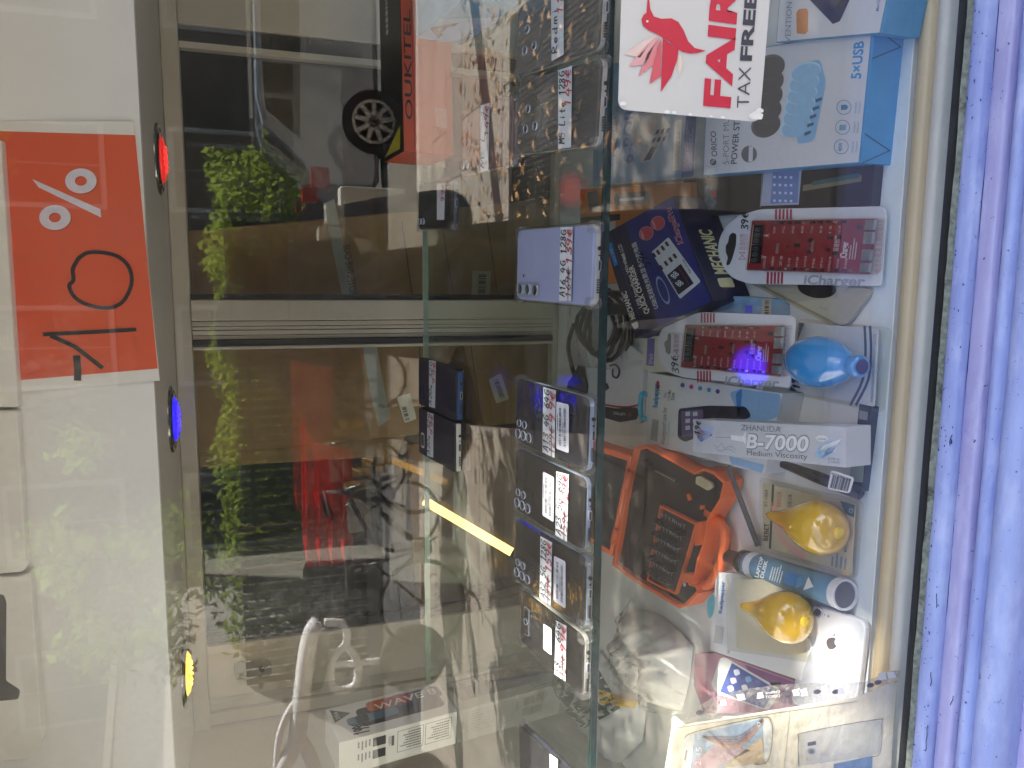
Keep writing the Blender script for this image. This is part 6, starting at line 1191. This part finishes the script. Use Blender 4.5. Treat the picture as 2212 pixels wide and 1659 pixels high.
# dark estate car parked along the kerb
CR = root('parked_car', 'dark grey estate car parked across the pavement', 'car', (3.2, -9.1, -.12))
m_car = mat('car_paint', '8a929c', 0.12, metal=0.25, coat=1.0, var=0.03); m_cg = mat('car_glass', '0d1114', 0.05, spec=0.8); m_ty = mat('tyre', '101010', 0.8); m_rm = mat('rim', 'a9a9a6', 0.3, metal=0.8)
x0, yb, zb = 1.0, -9.1, -.12
sidep = [(0, .35), (.02, .75), (.12, 1.0), (.25, 1.08), (.62, 1.5), (.9, 1.56), (2.3, 1.55), (3.1, 1.12), (4.0, .98), (4.3, .8), (4.35, .4), (4.2, .28), (.1, .28)]
vs, fs = prism([Vector((x0 + a, yb + .88, zb + z)) for a, z in sidep], (0, -1.76, 0)); mk('body', vs, fs, m_car, CR, bevel=.06)
for q in ([(.5, 1.12), (.78, 1.46), (1.25, 1.48), (1.25, 1.10)], [(1.32, 1.10), (1.32, 1.48), (2.05, 1.48), (2.05, 1.09)], [(2.12, 1.09), (2.12, 1.47), (2.35, 1.45), (2.85, 1.12)]):
    vs, fs = prism([Vector((x0 + a, yb + .89, zb + z)) for a, z in q], (0, -.03, 0)); mk('side_window', vs, fs, m_cg, CR)
vs, fs = prism([Vector((x0 + .16, yb + .7, zb + 1.08)), Vector((x0 + .56, yb + .62, zb + 1.46)), Vector((x0 + .56, yb - .62, zb + 1.46)), Vector((x0 + .16, yb - .7, zb + 1.08))], Vector((-.03, 0, .03))); mk('rear_window', vs, fs, m_cg, CR)
for xx in (.72, 3.5):
    for sy in (1, -1):
        c = Vector((x0 + xx, yb + sy * .80, zb + .34)); wh = mk('wheel', *lathe(c, (0, sy, 0), (1, 0, 0), [(-.11, .30), (-.09, .34), (.08, .34), (.10, .31), (.10, .22)], 28), m_ty, CR, True)
        parts = [lathe(c, (0, sy, 0), (1, 0, 0), [(.1, .235), (.118, .235), (.118, .205), (.1, .205)], 28)]
        for k in range(9):
            a = 6.283 * k / 9; d = Vector((math.cos(a), 0, math.sin(a))); t_ = Vector((-math.sin(a), 0, math.cos(a))); parts.append(prism([c + Vector((0, sy * .125, 0)) + d * .03 - t_ * .03, c + Vector((0, sy * .125, 0)) + d * .21 - t_ * .022, c + Vector((0, sy * .125, 0)) + d * .21 + t_ * .022, c + Vector((0, sy * .125, 0)) + d * .03 + t_ * .03], (0, -sy * .02, 0)))
        mk('rim', *joinm(*parts), m_rm, wh)
for sy in (1, -1): boxm('tail_light', x0 - .01, x0 + .22, yb + sy * .82 - .08, yb + sy * .82 + .075, zb + .82, zb + 1.02, mat('tail_red', '8e1216', 0.2), CR, bevel=.02)
boxm('roof_rail', x0 + .7, x0 + 2.4, yb + .70, yb + .74, zb + 1.585, zb + 1.62, m_rm, CR, bevel=.01); boxm('door_handle', x0 + 1.45, x0 + 1.65, yb + .885, yb + .91, zb + .98, zb + 1.01, m_rm, CR, bevel=.01)

# bicycles
def bike(name, label, o_, ang, col, crate=None, group='bicycles on the pavement'):
    o_ = Vector(o_); rt = root(name, label, 'bicycle', o_, group); ca, sa = math.cos(ang), math.sin(ang)
    P = lambda x, z, y=0.0: o_ + Vector((x * ca - y * sa, x * sa + y * ca, z)); ax = Vector((-sa, ca, 0)); mt = mat('bike_' + col, col, 0.25, coat=0.5, var=0.03)
    for x in (-.52, .52):
        ring = [P(x + .33 * math.cos(6.283 * i / 32), .34 + .33 * math.sin(6.283 * i / 32)) for i in range(33)]; wh = mk('wheel', *tube(ring, .018, 8), m_ty, rt, True)
        mk('spoke', *joinm(*[tube([P(x, .34), P(x + .32 * math.cos(6.283 * i / 18), .34 + .32 * math.sin(6.283 * i / 18))], .002, 4) for i in range(18)]), m_rm, wh)
    mk('frame', *joinm(tube([P(-.52, .34), P(-.1, .32), P(-.2, .8)], .018), tube([P(-.1, .32), P(.36, .78), P(.40, .9)], .024), tube([P(-.17, .62), P(.33, .86)], .02), tube([P(.40, .92), P(.52, .34)], .018), tube([P(-.52, .34), P(-.18, .7)], .012)), mt, rt, True)
    mk('handlebar', *tube(spline([P(.2, 1.02, .28), P(.36, 1.06, .2), P(.40, 1.05, 0), P(.36, 1.06, -.2), P(.2, 1.02, -.28)]), .014), m_ty, rt, True); mk('stem', *tube([P(.395, .88), P(.40, 1.06)], .014), m_rm, rt, True)
    mk('saddle', *prism([P(-.36, .92, .07), P(-.3, .93, .08), P(-.02, .92, .02), P(-.02, .92, -.02), P(-.3, .93, -.08), P(-.36, .92, -.07)], (0, 0, -.05)), m_ty, rt, bevel=.015); mk('seat_post', *tube([P(-.19, .75), P(-.22, .9)], .013), m_rm, rt, True)
    mk('crank', *joinm(lathe(P(-.1, .32, -.04), ax, (0, 0, 1), [(0, .09), (.004, .09), (.004, .07), (0, .07)], 20), tube([P(-.1, .32, -.06), P(-.02, .18, -.06)], .01), tube([P(-.1, .32, .06), P(-.18, .46, .06)], .01)), m_ty, rt)
    if crate:
        x, z, wd, dp, ht = crate; parts = [prism([P(x - wd, z, -dp), P(x + wd, z, -dp), P(x + wd, z, dp), P(x - wd, z, dp)], (0, 0, .03))]
        for (a, b) in (((-wd, -dp), (wd, -dp)), ((wd, -dp), (wd, dp)), ((wd, dp), (-wd, dp)), ((-wd, dp), (-wd, -dp))):
            p, q = P(x + a[0], z, a[1]), P(x + b[0], z, b[1]); s = (q - p).normalized().cross(Vector((0, 0, 1))) * .015; parts += [prism([p + Vector((0, 0, ht * k_ / 4)), q + Vector((0, 0, ht * k_ / 4)), q + s + Vector((0, 0, ht * k_ / 4)), p + s + Vector((0, 0, ht * k_ / 4))], (0, 0, ht * .19)) for k_ in range(4)]
        mk('crate', *joinm(*parts), mat('crate_red', 'b3161c', 0.3, var=0.1, coat=0.4), rt, bevel=.01)
        for k_, (dx_, dz_) in enumerate(((-.1, .02), (.02, -.05), (.1, -.12))): mk('hanging_roll', *tube([P(x + dx_, z + dz_ + .06, dp + .08), P(x + dx_ + .03, z + dz_ - .2, dp + .1)], .04, 12), mat('roll_straw', 'c9a456', 0.6), rt, True)
        mk('side_bag', *prism([P(x - .5, z + .05, dp + .03), P(x - .2, z + .06, dp + .03), P(x - .22, z - .12, dp + .06), P(x - .46, z - .14, dp + .06)], ax * .1), mat('bag_pale', 'b9b2a4', 0.7, var=.2), rt, bevel=.03)
    return rt
bike('cargo_bicycle', 'black bicycle carrying a large red crate', (-1.55, -6.0, 0), 0.12, '1b1c1f', (0.05, .80, .8, .3, .40))
bike('bicycle', 'black city bicycle leaning beside the red crate', (-2.0, -5.3, 0), -0.25, '17181a')
def vm(px, py, D):
    """real point whose mirror image in the pane is seen at that pixel, D metres in front of the camera"""
    d = ray(px, py); p = CAM + d * (D / d.y); return Vector((p.x, 0.012 - p.y, p.z))
D_ = 6.3; ws = root('cargo_scooter', 'white scooter with a curved frame and looped rear handle', 'scooter', vm(900, 1500, D_) * Vector((1, 1, 0)) if False else (-3.6, vm(900, 1500, D_).y, 0))
mw = mat('scooter_white', 'e8e8ea', 0.2, coat=0.6, var=0.02)
T_ = lambda P, r_, nm, m_: mk(nm, *tube(spline([vm(*p, D_) for p in P]), r_, 10), m_, ws, True)
T_([(688, 1345), (672, 1370), (662, 1420), (655, 1480), (648, 1540), (640, 1600), (615, 1650), (590, 1720)], 0.075, 'frame', mw)
T_([(640, 1590), (665, 1625), (690, 1690)], 0.06, 'frame', mw)
T_([(650, 1500), (620, 1545), (602, 1600), (596, 1680)], 0.03, 'side_tube', mw)
T_([(700, 1345), (725, 1345), (745, 1352), (748, 1390), (722, 1420), (714, 1470), (730, 1492), (768, 1478), (772, 1430), (748, 1395)], 0.035, 'rear_handle', mw)
T_([(692, 1352), (700, 1400), (690, 1460), (680, 1490)], 0.05, 'seat', m_ty); T_([(752, 1345), (775, 1342), (792, 1345)], 0.05, 'grip', m_ty)
for c_ in ((900, 1420), (920, 1690)):
    pc = vm(*c_, D_); pc.z = .3; wh = mk('wheel', *lathe(pc - Vector((0, .05, 0)), (0, 1, 0), (1, 0, 0), [(0, .2), (0, .29), (.05, .3), (.1, .29), (.1, .2)], 26), m_ty, ws, True); mk('rim', *lathe(pc - Vector((0, .04, 0)), (0, 1, 0), (1, 0, 0), [(0, .03), (0, .2), (.08, .2), (.08, .03)], 26), m_rm, wh, True)
    mk('fork', *tube([pc, vm(690, 1440 if c_[1] == 1420 else 1700, D_)], .03, 8), mw, ws, True)

# the photographer, in dark clothes, arms up with the phone
def person(label, o_):
    o_ = Vector(o_); me = bpy.data.meshes.new('person'); J = [(0, 0, .95), (0, 0, 1.12), (0, .02, 1.30), (0, .03, 1.40), (0, .05, 1.48), (0, .06, 1.58),
        (.11, 0, .90), (.145, .02, .50), (.15, -.02, .08), (.16, .12, .03), (-.11, 0, .90), (-.145, .02, .50), (-.15, -.02, .08), (-.16, .12, .03),
        (.17, .03, 1.36), (.22, .10, 1.13), (.09, .36, 1.32), (.06, .42, 1.38), (-.17, .03, 1.36), (-.22, .10, 1.13), (-.09, .36, 1.32), (-.06, .42, 1.38)]
    E_ = [(0, 1), (1, 2), (2, 3), (3, 4), (4, 5), (0, 6), (6, 7), (7, 8), (8, 9), (0, 10), (10, 11), (11, 12), (12, 13), (3, 14), (14, 15), (15, 16), (16, 17), (3, 18), (18, 19), (19, 20), (20, 21)]
    Rr = [.24, .22, .20, .12, .06, .09, .15, .12, .095, .05, .15, .12, .095, .05, .07, .05, .036, .03, .07, .05, .036, .03]
    me.from_pydata([Vector(j) for j in J], E_, []); o = bpy.data.objects.new('person', me); COL.objects.link(o); o.location = o_; ORG[o] = o_
    o.modifiers.new('skin', 'SKIN'); sv = me.skin_vertices[0].data
    for i, q in enumerate(Rr): sv[i].radius = (q, q * (.75 if i in (0, 1, 2) else 1))
    sv[0].use_root = True
    md = o.modifiers.new('sub', 'SUBSURF'); md.levels = md.render_levels = 2; me.materials.append(mat('dark_clothes', '17181d', 0.85, var=0.15, scale=30)); tag(o, label, 'person')
    return o
pr_ = person('person in dark clothes photographing the window, arms raised', (-0.09, -1.02, 0))
ph = boxm('camera_phone', -.075, .075, -.512, -.503, 1.46, 1.535, M_black, None, bevel=.004); tag(ph, 'black phone held up by the photographer', 'phone')
flush()
